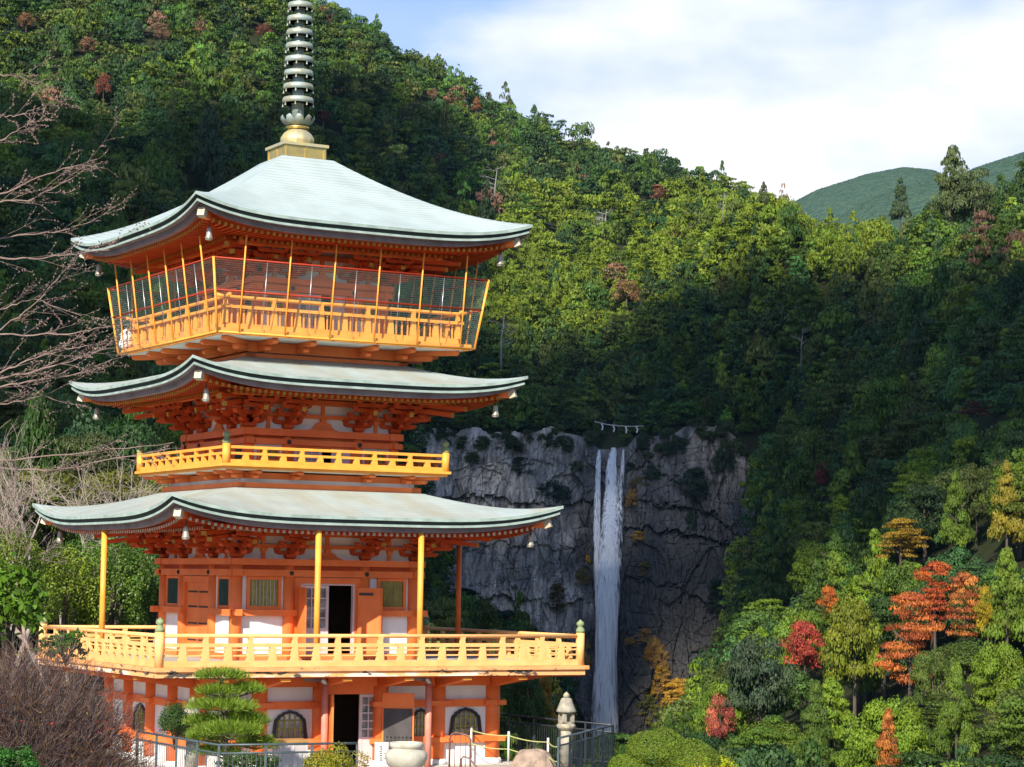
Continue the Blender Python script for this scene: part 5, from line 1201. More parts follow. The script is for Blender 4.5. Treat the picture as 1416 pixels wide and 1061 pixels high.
me = bpy.data.meshes.new('shade_clouds'); me.from_pydata(np.concatenate(VV).tolist(), [], np.concatenate(FF).tolist()); me.materials.append(leaf_mat('shade_cloud_white', trans=.75, rough=1, spec=0)); ca = me.color_attributes.new('tint', 'FLOAT_COLOR', 'POINT'); ca.data.foreach_set('color', [.9]*(4*len(me.vertices))); me.update()
tag(link('shade_clouds', me), None, None, None, 'structure')
print('cloud cells', len(grow))
# ================================================================ things near the pagoda and the camera
def hz_y(px): return 800 + (px-708)*math.tan(ROLL)
def on_ground(px, py, z=0.0):
    """World point on the level z under a point of the photograph (read through the camera once, to find where the thing stands)."""
    D = (EYE-z)*FPX/(py-hz_y(px)); return at(px, py, D)
RAILB = M('black_railing_paint', (.022, .025, .028), (.015, .017, .02), rough=.4, spec=.4)
RAILG = M('blue_grey_railing_paint', (.060, .085, .095), (.04, .058, .065), scale=5, rough=.4, spec=.4)
STONE = M('lichened_stone', (.36, .33, .26), (.21, .19, .16), scale=5, rough=.9, spec=.1, bump=.5, bscale=22, chips=((.50, .38, .20), .60, 7))
GRANITE = M('pale_granite', (.45, .43, .37), (.33, .31, .25), scale=3, rough=.8, spec=.15, bump=.15, bscale=30, chips=((.50, .40, .16), .66, 2.5))
PALEPOST = M('pale_post_paint', (.62, .58, .56), (.5, .46, .44), rough=.6)
YROPE = M('yellow_green_rope', (.52, .54, .22), (.42, .44, .16), rough=.7)
BROWNP = M('brown_handrail', (.16, .075, .055), (.11, .05, .04), rough=.4, spec=.4)
# ---- railings
def railing_run(name, label, path, mat, h=1.15, gap=.115, post=1.3, mid=.20, r=.03):
    e = empty(name, path[0], 0, label, 'railing'); o = Vector(path[0]); P = [Vector(p)-o for p in path]
    t = MB(); t.tube(P, r, 8); t.build('top_rail', mat, e); t = MB(); t.tube([p-Vector((0, 0, mid)) for p in P], r*.8, 8); t.build('middle_rail', mat, e)
    t = MB(); t.tube([p-Vector((0, 0, h-.10)) for p in P], r*.6, 6); t.build('bottom_rail', mat, e)
    bl = MB()
    for a, b_ in zip(P, P[1:]):
        L_ = (b_-a).length; n = max(1, int(L_/gap))
        for i in range(1, n): p = a.lerp(b_, i/n); bl.box(p.x-.007, p.x+.007, p.y-.007, p.y+.007, p.z-h+.10, p.z-mid)
        n = max(1, int(round(L_/post)))
        for i in range(n+1):
            if i == 0 and a is not P[0]: continue
            p = a.lerp(b_, i/n); q = MB(); q.box(p.x-.028, p.x+.028, p.y-.028, p.y+.028, p.z-h, p.z-.02); q.build('post', mat, e)
    o2 = bl.build('balusters', mat, e)
    return e
T = 1.15
A_ = on_ground(640, 983, T); B_ = on_ground(848, 1003, T); C_ = on_ground(772, 1021, T)
railing_run('metal_railing', 'black metal railing along the drop right of the pagoda', [A_, B_+Vector((-.03, .03, 0))], RAILB)
railing_run('metal_railing', 'blue grey metal railing in front of the stone lantern at right', [B_, C_], RAILG)
railing_run('metal_railing', 'blue grey metal railing in front of the garden pine', [on_ground(190, 1011.5, T), on_ground(303, 1030.5, T), on_ground(494, 1027.8, T)], RAILG)
# ---- stone lanterns
def stone_lantern(p, hgt, label, rot=0):
    s = hgt/2.28; e = empty('stone_lantern', p, rot, label, 'stone lantern', 'stone lanterns'); e.scale = (s, s, s)
    def L(name, prof, n=16): b = MB(); b.lathe(prof, n=n, smooth=n > 8); b.build(name, STONE, e)
    L('base', [(.34, 0), (.36, .06), (.30, .16), (.20, .20)], 6); L('shaft', [(.17, .20), (.155, .55), (.17, .62), (.17, .68), (.15, .72), (.15, 1.22)])
    L('platform', [(.15, 1.22), (.25, 1.30), (.27, 1.36), (.25, 1.40), (.17, 1.42)], 16)
    b = MB()                                # fire box with openings
    for sx in (-1, 1):
        for sy in (-1, 1): b.box(sx*.12-.045, sx*.12+.045, sy*.12-.045, sy*.12+.045, 1.42, 1.72)
    b.box(-.165, .165, -.165, .165, 1.415, 1.47); b.box(-.165, .165, -.165, .165, 1.68, 1.74); b.box(-.13, -.11, -.12, .12, 1.47, 1.68); b.build('fire_box', STONE, e)
    L('cap', [(.10, 1.70), (.27, 1.735), (.285, 1.77), (.24, 1.86), (.185, 2.0), (.15, 2.10), (.10, 2.13)], 18); L('finial', [(.06, 2.12), (.095, 2.17), (.085, 2.22), (.03, 2.28), (0, 2.30)], 12)
p = on_ground(782, 1072); stone_lantern(p, 2.20, 'stone lantern with a bell shaped cap beside the blue grey railing', .5)
p = at(266, 965, 61.2); stone_lantern(Vector((p.x, p.y, 0)), p.z, 'stone lantern half hidden behind the garden pine', .2)
# ---- incense burner on three feet
p = on_ground(561, 1079); e = empty('incense_burner', p, .3, 'round pale stone incense burner on stubby feet before the pagoda door', 'incense burner'); e.scale = (1.03, 1.03, .90)
b = MB(); b.smooth = True; b.lathe([(.18, .24), (.33, .30), (.47, .44), (.535, .62), (.535, .74), (.48, .84), (.385, .88), (.375, .90), (.41, .93), (.43, .98), (.425, 1.06), (.40, 1.08), (.36, 1.07), (.34, .98), (.30, .95), (0, .95)], n=32); b.build('bowl', GRANITE, e)
for i in range(3):
    t = i*2.094+.4; b = MB(); b.smooth = True; b.lathe([(.11, .0), (.13, .08), (.10, .18), (.13, .32), (.10, .40)], (.27*math.cos(t), .27*math.sin(t), 0), 12); b.build('foot', GRANITE, e)
# ---- sign stand with a vertical inscription
p = on_ground(527, 1062); e = empty('sign_stand', p, .25, 'white sign board on a low stand left of the incense burner', 'sign')
b = MB(); b.box(-.14, .14, -.02, .02, .12, .62); b.build('board', WHITE, e)
b = MB(); b.box(-.19, -.15, -.03, .03, 0, .70); b.box(.15, .19, -.03, .03, 0, .70); b.box(-.15, .15, -.03, .03, .63, .70); b.box(-.15, .15, -.03, .03, .05, .11); b.build('stand_frame', PALEPOST, e)
b = MB(); r_ = random.Random(8)
for j in range(7):
    for k in range(3): x0 = -.06+r_.uniform(-.01, .02); z_ = .56-.06*j+.014*k; b.box(x0, x0+r_.uniform(.05, .09), -.024, -.021, z_-.004, z_+.004)
    b.box(-.005, .006, -.0243, -.0213, .56-.06*j-.008, .56-.06*j+.036)
for j in range(5): b.box(.075, .10, -.024, -.021, .52-.07*j, .545-.07*j)
b.build('inscription', INK, e)
# ---- offering cabinet under the bell window
p = on_ground(400, 1068); e = empty('cabinet', p, THETA, 'grey cabinet with a tan wooden top under the left bell window', 'cabinet')
b = MB(); b.box(-.40, .40, -.25, .25, 0, .80); b.build('cabinet_body', M('cabinet_grey', (.50, .46, .46), (.42, .38, .38), rough=.5), e); b = MB(); b.box(-.62, .46, -.32, .30, .80, .87); b.build('top_board', TAN, e)
b = MB()
for x in (-.40, -.02, .36): b.box(x, x+.04, -.262, -.25, .02, .79)
b.box(-.40, .40, -.262, -.25, .76, .80); b.build('door_frame', PALEPOST, e)
# ---- rope barrier
tops = [(652, 1004.5, .95), (703.5, 1011.5, .92), (758, 1020.5, .88)]; PT = []
for i, (px, py, hh) in enumerate(tops):
    p = on_ground(px, py, hh); PT.append(p); b = MB(); b.tube([(0, 0, -hh), (0, 0, 0)], .032, 8); b.lathe([(.05, -hh+.002), (.05, -hh+.03)], n=10)
    tag(b.build('barrier_post', PALEPOST, None, p), ['pale rope barrier post in front of the right bell window', 'pale rope barrier post at the corner column of the pagoda', 'pale rope barrier post beside the rock and the stone lantern'][i], 'post', 'rope barrier posts')
for lev, nm in ((.12, 'upper'), (.50, 'lower')):
    pts_ = [on_ground(628, 1001, .95)-Vector((0, 0, lev))] + [p-Vector((0, 0, lev)) for p in PT] + [C_-Vector((0, 0, lev+.1))]; path = []
    for a, c in zip(pts_, pts_[1:]): path += [a.lerp(c, t/6)-Vector((0, 0, .05*math.sin(math.pi*t/6))) for t in range(6)]
    path.append(pts_[-1]); b = MB(); b.tube(path, .016, 6); tag(b.build('barrier_rope', YROPE), '%s yellow green rope strung between the pale barrier posts' % nm, 'rope', 'barrier ropes')
# ---- brown handrails of the steps
a = on_ground(621, 1075, 0); pth = [(0, 0, 0), (0, 0, 1.0), (.05, 0, 1.12), (.16, 0, 1.17), (.46, -.1, 1.10), (.55, -.12, 1.0), (.55, -.12, 0)]
e = empty('handrail', a, 0, 'rounded brown pipe handrail right of the incense burner', 'handrail', 'brown handrails'); b = MB(); b.tube(pth, .026, 8); b.build('rail_pipe', BROWNP, e)
for x in (.14, .28, .42): b = MB(); b.tube([(x, -.03-.15*(x-.1), 0), (x, -.03-.15*(x-.1), 1.14)], .010, 6); b.build('baluster', BROWNP, e)
a = on_ground(637, 1090, 0); e = empty('handrail', a, 0, 'lower brown handrail sloping down at the bottom edge', 'handrail', 'brown handrails'); b = MB(); b.tube([(0, 0, 0), (0, 0, .72), (.06, 0, .78), (.2, 0, .74), (.6, -.25, .30), (.62, -.26, 0)], .024, 8); b.build('rail_pipe', BROWNP, e); b = MB(); b.tube([(.22, -.01, 0), (.22, -.01, .72)], .018, 6); b.build('baluster', BROWNP, e)
# ---- rock
p = on_ground(738, 1066); rr = np.random.default_rng(9); bmr = bmesh.new(); bmesh.ops.create_icosphere(bmr, subdivisions=4, radius=1)
for v in bmr.verts:
    c = v.co; n = float(vnoise(np.array([c.x*1.6+5]), np.array([c.z*1.6+c.y*1.3+5]), 21)[0]-.5)*.35+float(vnoise(np.array([c.x*5+5]), np.array([c.z*5+c.y*4+5]), 22)[0]-.5)*.12; v.co = Vector((c.x*.62, c.y*.45, max(c.z, -.3)*.62))*(1+n)
me = bpy.data.meshes.new('rock'); bmr.to_mesh(me); bmr.free(); me.materials.append(M('brown_rock', (.34, .25, .19), (.20, .15, .12), scale=4, rough=.9, bump=.5)); tag(link('rock', me, None, p+Vector((0, 0, -.02))), 'rounded brown rock between the barrier posts and the stone lantern', 'rock')

# ================================================================ garden plants
GLOSS = leaf_mat('glossy_leaves', 'attr', trans=.25, rough=.45, spec=.38)
SOFT = leaf_mat('garden_leaves', 'attr', trans=.28, rough=.55, spec=.25)
rg = np.random.default_rng(77)
def leaf_quads(P, N, s, jit=.45, asp=.55, r=rg):
    n = len(P); N = N + r.normal(size=(n, 3))*jit; N /= np.linalg.norm(N, axis=1)[:, None]; A = np.cross(N, r.normal(size=(n, 3))); A /= np.linalg.norm(A, axis=1)[:, None]; B = np.cross(N, A)
    s = (np.asarray(s)*np.ones(n)*r.uniform(.7, 1.2, n))[:, None]; A = A*s; B = B*s*asp
    return np.stack([P-A*.5, P-B*.5, P+A*.5, P+B*.5], 1)
def shrub(name, c, rad, n, leaf, col, label, cat='shrub', mat=None, clumps=24, jit=.45, lumps=.30, group=None, asp=.55, colv=.25, floor=None):
    """A leafy bush: leaves over many overlapping lumps, with stems inside."""
    r = rg; rx, ry, rz = rad; lump = []
    for i in range(clumps):
        d = r.normal(size=3); d[2] = abs(d[2])*.9-.1; d /= np.linalg.norm(d); lump.append(np.r_[d*r.uniform(.55, .80), r.uniform(lumps*.8, lumps*1.35)])
    lump = np.array(lump); ci = r.choice(len(lump), n); d = r.normal(size=(n, 3)); d /= np.linalg.norm(d, axis=1)[:, None]; out = lump[ci, :3]; d = d+out*.9; d /= np.linalg.norm(d, axis=1)[:, None]
    P = (out + d*lump[ci, 3:4]*r.uniform(.80, 1.05, (n, 1)))*np.array([rx, ry, rz]); P = P + r.normal(size=(n, 3))*leaf*.4
    k = P[:, 2] > (-rz*.55 if floor is None else floor); P, d, ci = P[k], d[k], ci[k]; n = len(P)
    Q = leaf_quads(P, d, leaf, jit, asp); C_ = np.array(col)[None]*(1+colv*(r.random((len(lump), 1))-.5)*1.6)[ci]*r.uniform(.75, 1.3, (n, 1))*r.uniform(.92, 1.08, (n, 3))
    e = empty(name, c, 0, label, cat, group)
    o = link('foliage', quads_mesh('foliage', Q, mat or SOFT, C_), e)
    b = MB(); rr = random.Random(n)
    for i in range(9):
        t = rr.uniform(0, 6.28); q = rr.uniform(.3, .75); b.tube([(0, 0, -rz*.9), (rx*q*.4*math.cos(t), ry*q*.4*math.sin(t), 0), (rx*q*math.cos(t), ry*q*math.sin(t), rz*.55)], [.05*rx, .03*rx, .01*rx], 5)
    b.build('stems', BARK, e)
    return e
def at_r(px, py, D, wpx, hpx): return at(px, py, D), wpx/2/FPX*D, hpx/2/FPX*D
# trimmed azalea domes, lower right
e = None; LB = []
for px, py, wd, hg in ((912, 1040, 92, 62), (872, 1064, 62, 44), (952, 1052, 84, 58), (915, 1082, 110, 50), (985, 1088, 70, 50)): LB.append((at(px, py, 57), wd/2/FPX*57, hg/2/FPX*57))
c0 = LB[0][0]; Q, C_ = [], []
for c, rx, rz in LB:
    n = 9000; d = rg.normal(size=(n, 3)); d[:, 2] = np.abs(d[:, 2])-.25; d /= np.linalg.norm(d, axis=1)[:, None]; P = d*np.array([rx, rx*.9, rz])*rg.uniform(.93, 1.03, (n, 1))*(1+.05*np.sin(7*d[:, :1]+3*d[:, 1:2])) + np.array(c-c0)
    Q.append(leaf_quads(P, d, .042, .55)); C_.append(np.array([(.13, .19, .018)])*rg.uniform(.6, 1.35, (n, 1))*rg.uniform(.9, 1.1, (n, 3)))
e = empty('trimmed_bush', c0, 0, 'trimmed round fresh green bush at the bottom right of the yard', 'bush'); link('foliage', quads_mesh('foliage', np.concatenate(Q), SOFT, np.concatenate(C_)), e)
b = MB(); b.tube([(0, 0, -1.2), (.05, 0, 0)], [.06, .02], 6); b.build('stems', BARK, e)
c, rx, rz = at_r(978, 1066, 66, 80, 46); shrub('leafy_bush', c, (rx, rx, rz), 3500, .07, (.34, .38, .012), 'lemon green bush at the right of the trimmed one', 'bush')
c, rx, rz = at_r(466, 1066, 53.5, 92, 66); shrub('leafy_bush', c, (rx, rx*.7, rz), 5200, .055, (.20, .20, .016), 'yellow green azalea bush at the bottom edge before the door', 'bush', clumps=30)
c, rx, rz = at_r(405, 1080, 53, 60, 40); shrub('leafy_bush', c, (rx, rx*.7, rz), 2600, .055, (.16, .17, .018), 'low yellow green bush under the railing', 'bush')
c, rx, rz = at_r(8, 1070, 30, 84, 84); shrub('leafy_bush', c, (rx, rx, rz), 6000, .045, (.035, .12, .016), 'dark green clipped bush in the bottom left corner', 'bush')
c, rx, rz = at_r(242, 1006, 60.5, 44, 56); shrub('leafy_bush', c, (rx, rx, rz*1.2), 5200, .05, (.040, .085, .018), 'dense dark green bush left of the garden pine', 'bush', lumps=.36)
c, rx, rz = at_r(345, 1060, 57.6, 90, 40); shrub('leafy_bush', c, (rx, rx*.7, rz), 4000, .06, (.045, .085, .018), 'dark green bush under the right side of the pine', 'bush')
# camellias and leafy trees left of the pagoda
for px, py, D, wd, hg, n, col, lab in ((12, 838, 84, 130, 220, 12000, (.13, .19, .016), 'glossy camellia at the far left edge'), (85, 845, 88, 130, 200, 14000, (.16, .22, .016), 'glossy yellow green camellia behind the left balcony corner'), (150, 838, 92, 130, 210, 14000, (.09, .16, .018), 'glossy camellia behind the left eave prop'), (205, 836, 95, 110, 220, 12000, (.06, .125, .018), 'dark glossy camellia touching the left wall'), (255, 850, 97, 110, 200, 9000, (.050, .09, .014), 'glossy camellia behind the pagoda')):
    c, rx, rz = at_r(px, py, D, wd, hg); shrub('camellia', c, (rx*1.05, rx, rz), n, .115, col, lab, 'camellia', GLOSS, clumps=42, jit=.6, lumps=.24, group='camellias left of the pagoda', floor=-rz)
for i, (px, py, D, wd, hg, kd, col, lab) in enumerate(((60, 705, 135, 130, 120, 'broad', (.10, .115, .016), 'olive green tree behind the bare cherry'), (165, 690, 142, 120, 90, 'broad', (.13, .13, .018), 'yellow green tree behind the lowest roof'), (228, 690, 138, 70, 70, 'broad', (.15, .16, .016), 'small yellow green tree left of the second balcony'), (10, 690, 130, 70, 140, 'cedar', (.055, .085, .02), 'dark green tree at the left edge behind the cherries'), (120, 650, 165, 110, 110, 'broad', (.055, .075, .022), 'dull green tree on the lower left hillside'), (722, 985, 84, 70, 110, 'broad', (.045, .085, .02), 'dark green tree below the black railing'), (752, 965, 92, 40, 90, 'cedar', (.30, .165, .022), 'golden brown tree between railing and waterfall'), (718, 955, 100, 50, 60, 'layer', (.10, .060, .045), 'purple brown tree beyond the black railing'), (796, 1040, 104, 50, 50, 'broad', (.05, .07, .03), 'dark tree below the stone lantern'), (690, 960, 97, 50, 70, 'broad', (.06, .10, .022), 'green tree close behind the pagoda corner'))):
    p = at(px, py+hg/2, D); Rr = wd/2/FPX*D; Hc = hg/FPX*D; g = float(ground(p.x, D)); st = max(.3, p.z-g); plant(kd, i % 4, p.x, D, p.z-st, Rr*1.1, Hc, st, col, 'leafy_tree', lab, 'tree', None, i*.9)
# broadleaf plant reaching in at the left edge
c, rx, rz = at_r(14, 850, 47, 96, 130); shrub('broadleaf_shrub', c, (rx, rx*.8, rz), 900, .22, (.085, .17, .012), 'broad bright green leaves at the left edge above the brown bush', 'shrub', clumps=26, jit=.7, lumps=.3, asp=.5)
c, rx, rz = at_r(92, 900, 46, 74, 44); shrub('broadleaf_shrub', c, (rx, rx*.8, rz), 260, .16, (.045, .10, .014), 'few dark broad leaves over the brown bush', 'shrub', clumps=14, jit=.7, lumps=.3)
# ---- garden pine with cloud-trimmed pads
Dp = 58.9; foot = at(317, 1078, Dp); foot.z = 0; e = empty('garden_pine', foot, 0, 'cloud pruned garden pine in front of the pagoda corner', 'pine tree')
tr = [at(px, py, Dp)-foot for px, py in ((317, 1078), (316, 1052), (309, 1028), (314, 1010), (310, 990), (311, 968), (307, 945), (306, 936))]; b = MB(); b.tube(tr, [.13, .12, .11, .10, .085, .07, .05, .03], 8); b.build('trunk', BARK, e)
pads = [(306, 936, 68, 18, 0), (302, 958, 52, 19, -.1), (343, 955, 40, 18, .15), (306, 978, 92, 22, -.2), (346, 998, 48, 22, .1), (284, 1000, 52, 22, .25), (318, 1012, 90, 28, -.35), (282, 1020, 42, 20, -.1), (355, 1030, 50, 24, .2), (300, 1040, 60, 22, .3), (330, 992, 40, 16, .35)]
for i, (px, py, wd, hg, dy) in enumerate(pads):
    c = at(px, py, Dp+dy)-foot; rx = wd/2/FPX*Dp; rz = hg/2/FPX*Dp; n = int(1500*wd*hg/1500)+600
    d = rg.normal(size=(n, 3)); d[:, 2] = np.abs(d[:, 2])-.35; d /= np.linalg.norm(d, axis=1)[:, None]
    lump = 1+.28*np.sin(7*d[:, 0]+i)*np.sin(6*d[:, 1]+2*i); P = d*np.array([rx, rx*.85, rz*1.0])*(rg.uniform(.5, 1.05, n)*lump)[:, None] + np.array(c)
    up = d*.75+np.array([0, 0, .7])+rg.normal(size=(n, 3))*.38; up /= np.linalg.norm(up, axis=1)[:, None]; L_ = rg.uniform(.09, .17, n)[:, None]; sd = np.cross(up, rg.normal(size=(n, 3))); sd /= np.linalg.norm(sd, axis=1)[:, None]; sd *= .009
    Q = np.stack([P-sd, P+sd, P+up*L_+sd*.3, P+up*L_-sd*.3], 1); C_ = np.array([(.17, .26, .026)])*rg.uniform(.55, 1.35, (n, 1))*rg.uniform(.92, 1.08, (n, 3))
    o = link('needle_pad', quads_mesh('needle_pad', Q, SOFT, C_), e)
    bb = MB(); q = min(tr, key=lambda t: abs(t.z-(c.z-.12))); bb.tube([q, q.lerp(c, .5)+Vector((0, 0, -.05)), c+Vector((0, 0, -rz*.5))], [.045, .03, .015], 6)
    for j in range(7): t = j*.9; bb.tube([c+Vector((0, 0, -rz*.5)), c+Vector((rx*.75*math.cos(t), rx*.6*math.sin(t), -rz*.2))], [.014, .006], 4)
    bb.build('branch', BARK, e)
# ---- the brown, leafless azalea
TWIG = leaf_mat('twigs', 'attr', trans=0, rough=.8, spec=.1)
def frusta(P0, P1, r0, r1, n=3):
    """Many thin straight twigs at once, as quads."""
    d = P1-P0; d /= np.linalg.norm(d, axis=1)[:, None]+1e-9; a = np.cross(d, np.array([.3, .5, .81])); a /= np.linalg.norm(a, axis=1)[:, None]+1e-9; b_ = np.cross(d, a); out = []
    for k in range(n):
        t0, t1 = 2*math.pi*k/n, 2*math.pi*(k+1)/n; u0 = a*math.cos(t0)+b_*math.sin(t0); u1 = a*math.cos(t1)+b_*math.sin(t1)
        out.append(np.stack([P0+u0*r0, P0+u1*r0, P1+u1*r1, P1+u0*r1], 1))
    return np.concatenate(out)
Db = 36; c = at(34, 1080, Db); rx, rz = 176/FPX*Db, 184/FPX*Db; n = 34000
d = rg.normal(size=(n, 3)); d[:, 2] = np.abs(d[:, 2])-.3; d /= np.linalg.norm(d, axis=1)[:, None]; rad = rg.uniform(.48, .98, n)[:, None]
E3 = np.array([rx, rx*.9, rz]); edge_ = (1+.06*np.sin(5*d[:, :1]+1)+.05*np.sin(9*d[:, 1:2]))
P0 = d*E3*rad*edge_; dr_ = d*.8+np.array([0, 0, .55])+rg.normal(size=(n, 3))*.55; dr_ /= np.linalg.norm(dr_, axis=1)[:, None]; L_ = rg.uniform(.08, .24, n)[:, None]
P1 = P0+dr_*L_*.55; P2 = P1+(dr_+rg.normal(size=(n, 3))*.3)*L_*.5
cc = np.array([(.105, .068, .064), (.15, .088, .036), (.078, .052, .060), (.17, .14, .135), (.085, .045, .032)])[rg.choice(5, n, p=[.36, .18, .22, .12, .12])]*rg.uniform(.7, 1.25, (n, 1))
Q = np.concatenate([frusta(P0, P1, .0036, .0030), frusta(P1, P2, .0030, .0016)]); CC = np.concatenate([cc]*6)
m2 = 1500; k = rg.choice(n, m2); Pm = d[k]*E3*.12*rg.uniform(0, 1, (m2, 1)); Pm[:, 2] -= rz*.2; Qm = frusta(Pm, P0[k]*.97, .012, .006); Q = np.concatenate([Q, Qm]); CC = np.concatenate([CC, np.repeat(np.array([(.085, .06, .055)]), len(Qm), 0)])
e = empty('bare_azalea', c, 0, 'big dome of brown leafless twigs in the lower left foreground', 'bush'); link('twigs', quads_mesh('twigs', Q, TWIG, CC), e)
k = rg.choice(n, 420); LQ = leaf_quads(P2[k], d[k], .045, .8); lc = np.array([(.45, .02, .02), (.22, .20, .02), (.40, .10, .02)])[rg.choice(3, 420, p=[.3, .35, .35])]; link('last_leaves', quads_mesh('last_leaves', LQ, SOFT, lc), e)
# ---- bare cherries behind the lowest roof
CHER = M('cherry_bark', (.34, .27, .23), (.20, .15, .13), scale=4, rough=.85)
CHERP = M('pale_cherry_bark', (.35, .29, .25), (.22, .18, .155), scale=4, rough=.85)
def bare_tree(name, base, h, seed, mat, label, lean=(0, 0), depth=5, spread=.75, split=3, r0=None, flat=.0):
    rr = random.Random(seed); segs = []; big = MB()
    def grow(p, d, L_, r, lv):
        q = p
        for i in range(3):
            d2 = (d+Vector((rr.uniform(-1, 1), rr.uniform(-1, 1), rr.uniform(-1, 1)))*.16).normalized(); q2 = q+d2*L_/3
            if lv >= depth-2: big.tube([q, q2], [r*(1-.12*i), r*(1-.12*(i+1))], 7, False)
            else: segs.append((q, q2, r*(1-.12*i), r*(1-.12*(i+1))))
            if lv > 0 and i > 0 and lv < depth:
                nd = (d2+Vector((rr.uniform(-1, 1), rr.uniform(-1, 1), rr.uniform(-.7, 1)))*spread*1.1).normalized(); grow(q2, nd, L_*rr.uniform(.45, .7), r*.45, lv-1)
            q, d = q2, d2
        if lv > 0:
            for i in range(split):
                nd = (d+Vector((rr.uniform(-1, 1), rr.uniform(-1, 1), rr.uniform(-.6, .9)-flat))*spread).normalized(); grow(q, nd, L_*rr.uniform(.6, .88), r*.58, lv-1)
    e = empty(name, base, 0, label, 'bare tree', 'bare cherry trees')
    grow(Vector((0, 0, -.2)), Vector((lean[0], lean[1], 1)).normalized(), h*.36, r0 or h*.013, depth)
    big.build('trunk', mat, e)
    A = [np.array([list(s_[i]) for s_ in segs]) for i in (0, 1)]; r_0 = np.array([s_[2] for s_ in segs])[:, None]; r_1 = np.array([s_[3] for s_ in segs])[:, None]
    link('branches', quads_mesh('branches', frusta(A[0], A[1], np.maximum(r_0, .0055), np.maximum(r_1, .0035), 4), mat), e)
    return e
def gp(px, D): p = at(px, 800, D); return Vector((p.x, D, float(ground(p.x, D))))
bare_tree('cherry_tree', gp(88, 83), 9.6, 3, CHER, 'bare dark barked cherry with a leaning fork left of the lowest roof', (-.25, 0), 5, .62)
bare_tree('cherry_tree', gp(100, 99), 11.6, 11, CHERP, 'pale limbed bare cherry spreading behind the lowest roof', (-.1, 0), 5, .85, flat=.15, split=2)
bare_tree('cherry_tree', gp(205, 101), 12.6, 23, CHERP, 'pale bare cherry behind the second balcony', (.05, 0), 5, .85, flat=.12, split=2)
bare_tree('cherry_tree', gp(15, 97), 11.4, 37, CHERP, 'pale bare cherry at the left edge behind the camellias', (.15, 0), 5, .8, flat=.1, split=2)
# ---- near cherry whose branches reach in from the left
PINKB = M('pinkish_cherry_twig', (.25, .175, .15), (.16, .11, .095), scale=6, rough=.8)
rr = random.Random(21); Dn = 23.; foot = at(-330, 900, Dn); foot.z = float(ground(foot.x, Dn)); e = empty('cherry_tree', foot, 0, 'near bare cherry whose pinkish twigs reach in from the left edge', 'bare tree', 'bare cherry trees')
tb = MB(); tk_ = [at(px, py, Dn)-foot for px, py in ((-330, 1400), (-320, 900), (-300, 600), (-290, 350), (-270, 100), (-230, -100))]; tk_[0] = Vector((0, 0, -.2)); tb.tube(tk_, [.17, .15, .12, .09, .06, .03], 9); tb.build('trunk', CHER, e)
SG = []
def twig(p, d, L_, r, lv):
    n = 5; q = p; d = d.normalized()
    for i in range(n):
        d2 = (d+Vector((rr.uniform(-1, 1), rr.uniform(-1, 1)*.8, rr.uniform(-1, 1)))*.13).normalized(); q2 = q+d2*L_/n; SG.append((q, q2, r*(1-.13*i), r*(1-.13*(i+1))))
        if lv > 0 and i > 0:
            for _ in range(rr.choice((0, 1, 1, 2))): twig(q2, d2+Vector((rr.uniform(-.4, .5), rr.uniform(-.7, .7), rr.uniform(-.6, .75))), L_*rr.uniform(.3, .6), r*.5, lv-1)
        elif lv == 0 and rr.random() < .8: o_ = q2+Vector((rr.uniform(-1, 1), rr.uniform(-1, 1), rr.uniform(-1, 1))).normalized()*.022; SG.append((q2, o_, .006, .0035))   # buds
        q, d = q2, d2
def limb(pts_, r0, r1, D, tw=.5, dens=1.0):
    P = [at(px, py, D+dd)-foot for px, py, dd in pts_]; n = len(P)-1; fine = []
    for a, c in zip(P, P[1:]):
        for i in range(6): fine.append(a.lerp(c, i/6)+Vector((rr.uniform(-1, 1), rr.uniform(-1, 1), rr.uniform(-1, 1)))*.012)
    fine.append(P[-1])
    for i, (a, c) in enumerate(zip(fine, fine[1:])):
        t = i/len(fine); SG.append((a, c, .60*(r0+(r1-r0)*t), .60*(r0+(r1-r0)*(t+1/len(fine)))))
        if t > .3 and rr.random() < .62*dens: twig(a, (c-a).normalized()*.9+Vector((.2, rr.uniform(-.5, .5), rr.uniform(-.45, .7))), tw*rr.uniform(.4, 1.0), r1*.5, 1)
S0 = [(-300, 560, 0), (-290, 420, 0), (-280, 300, 0)]
limb([(-285, 330, 0), (-120, 310, .4), (0, 270, .6), (66, 241, .5), (134, 220, .4)], .030, .006, Dn)
limb([(-285, 340, 0), (-120, 300, -.3), (0, 279, -.4), (42, 277, -.4), (101, 246, -.3)], .024, .006, Dn)
limb([(-290, 400, 0), (-120, 350, .9), (0, 329, 1.0), (75, 321, 1.1), (139, 305, 1.2)], .030, .006, Dn)
limb([(-290, 420, 0), (-120, 370, -.8), (0, 357, -.9), (61, 357, -.9), (151, 346, -.9)], .028, .006, Dn)
limb([(-295, 520, 0), (-120, 500, .5), (0, 456, .6), (50, 420, .6), (92, 372, .7)], .026, .005, Dn)
limb([(-295, 500, 0), (-120, 450, 1.6), (0, 428, 1.6), (47, 413, 1.6), (113, 437, 1.7)], .024, .005, Dn)
limb([(-295, 540, 0), (-120, 490, -.6), (0, 463, -.7), (94, 462, -.8), (152, 451, -.8)], .026, .005, Dn)
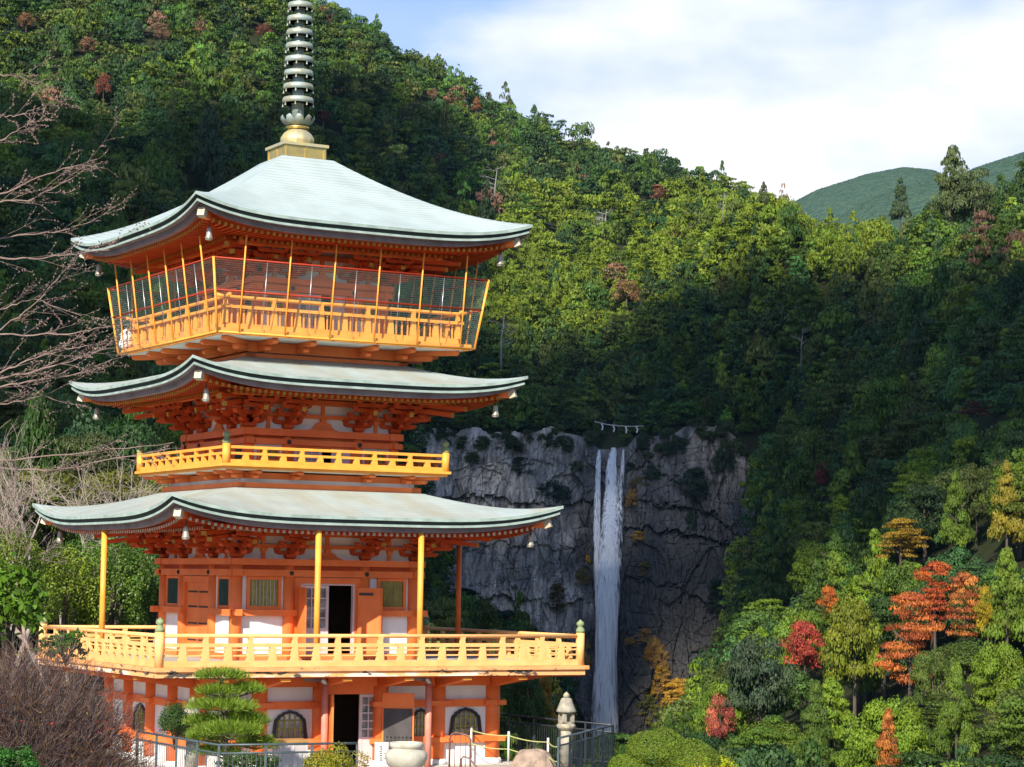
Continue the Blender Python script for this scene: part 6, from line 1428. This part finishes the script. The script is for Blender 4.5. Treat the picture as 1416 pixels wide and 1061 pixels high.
limb([(-300, 600, 0), (-120, 550, .2), (0, 524, .2), (71, 508, .2), (154, 480, .2)], .034, .006, Dn, .55, 1.4)
limb([(-300, 610, 0), (-120, 560, 1.3), (0, 535, 1.4), (80, 522, 1.4), (140, 508, 1.4)], .030, .006, Dn, .5, 1.4)
limb([(-300, 620, 0), (-120, 545, -1.2), (0, 515, -1.3), (60, 490, -1.3), (120, 478, -1.3)], .028, .006, Dn, .5, 1.4)
limb([(-270, 180, 0), (-120, 140, .3), (0, 104, .4), (28, 106, .4), (54, 122, .4)], .020, .005, Dn, .4)
limb([(-280, 240, 0), (-120, 190, -.3), (0, 163, -.4), (28, 159, -.4), (47, 152, -.4)], .020, .005, Dn, .35)
limb([(-285, 300, 0), (-120, 230, 1.0), (0, 195, 1.2), (33, 176, 1.2), (48, 168, 1.2)], .020, .005, Dn, .35)
limb([(-310, 760, 0), (-120, 660, .3), (0, 638, .4), (113, 627, .4), (240, 612, .4)], .026, .005, Dn, .4, .6)
limb([(-310, 760, 0), (-120, 655, -.8), (0, 647, -.9), (75, 652, -.9), (179, 631, -.9), (236, 620, -.9)], .024, .005, Dn, .4, .6)
limb([(-300, 640, 0), (-120, 575, .6), (0, 560, .8), (60, 548, .8), (105, 560, .8)], .020, .005, Dn, .45)
A = [np.array([list(s_[i]) for s_ in SG]) for i in (0, 1)]; r_0 = np.array([s_[2] for s_ in SG])[:, None]; r_1 = np.array([s_[3] for s_ in SG])[:, None]
link('branches', quads_mesh('branches', frusta(A[0], A[1], r_0, r_1, 5), PINKB), e)
# ================================================================ the air over the valley
hm = bpy.data.materials.new('haze_air'); hm.use_nodes = True; nt = hm.node_tree; nt.nodes.clear()
ho = nt.nodes.new('ShaderNodeOutputMaterial'); hv = nt.nodes.new('ShaderNodeVolumePrincipled'); hv.inputs['Color'].default_value = (.28, .58, 1.0, 1); hv.inputs['Density'].default_value = .000012; hv.inputs['Anisotropy'].default_value = .0
nt.links.new(hv.outputs[0], ho.inputs['Volume'])
b = MB(); b.box(-1800, 1800, -120, 4600, -130, 1050); tag(b.build('haze', hm), None, None, None, 'stuff')
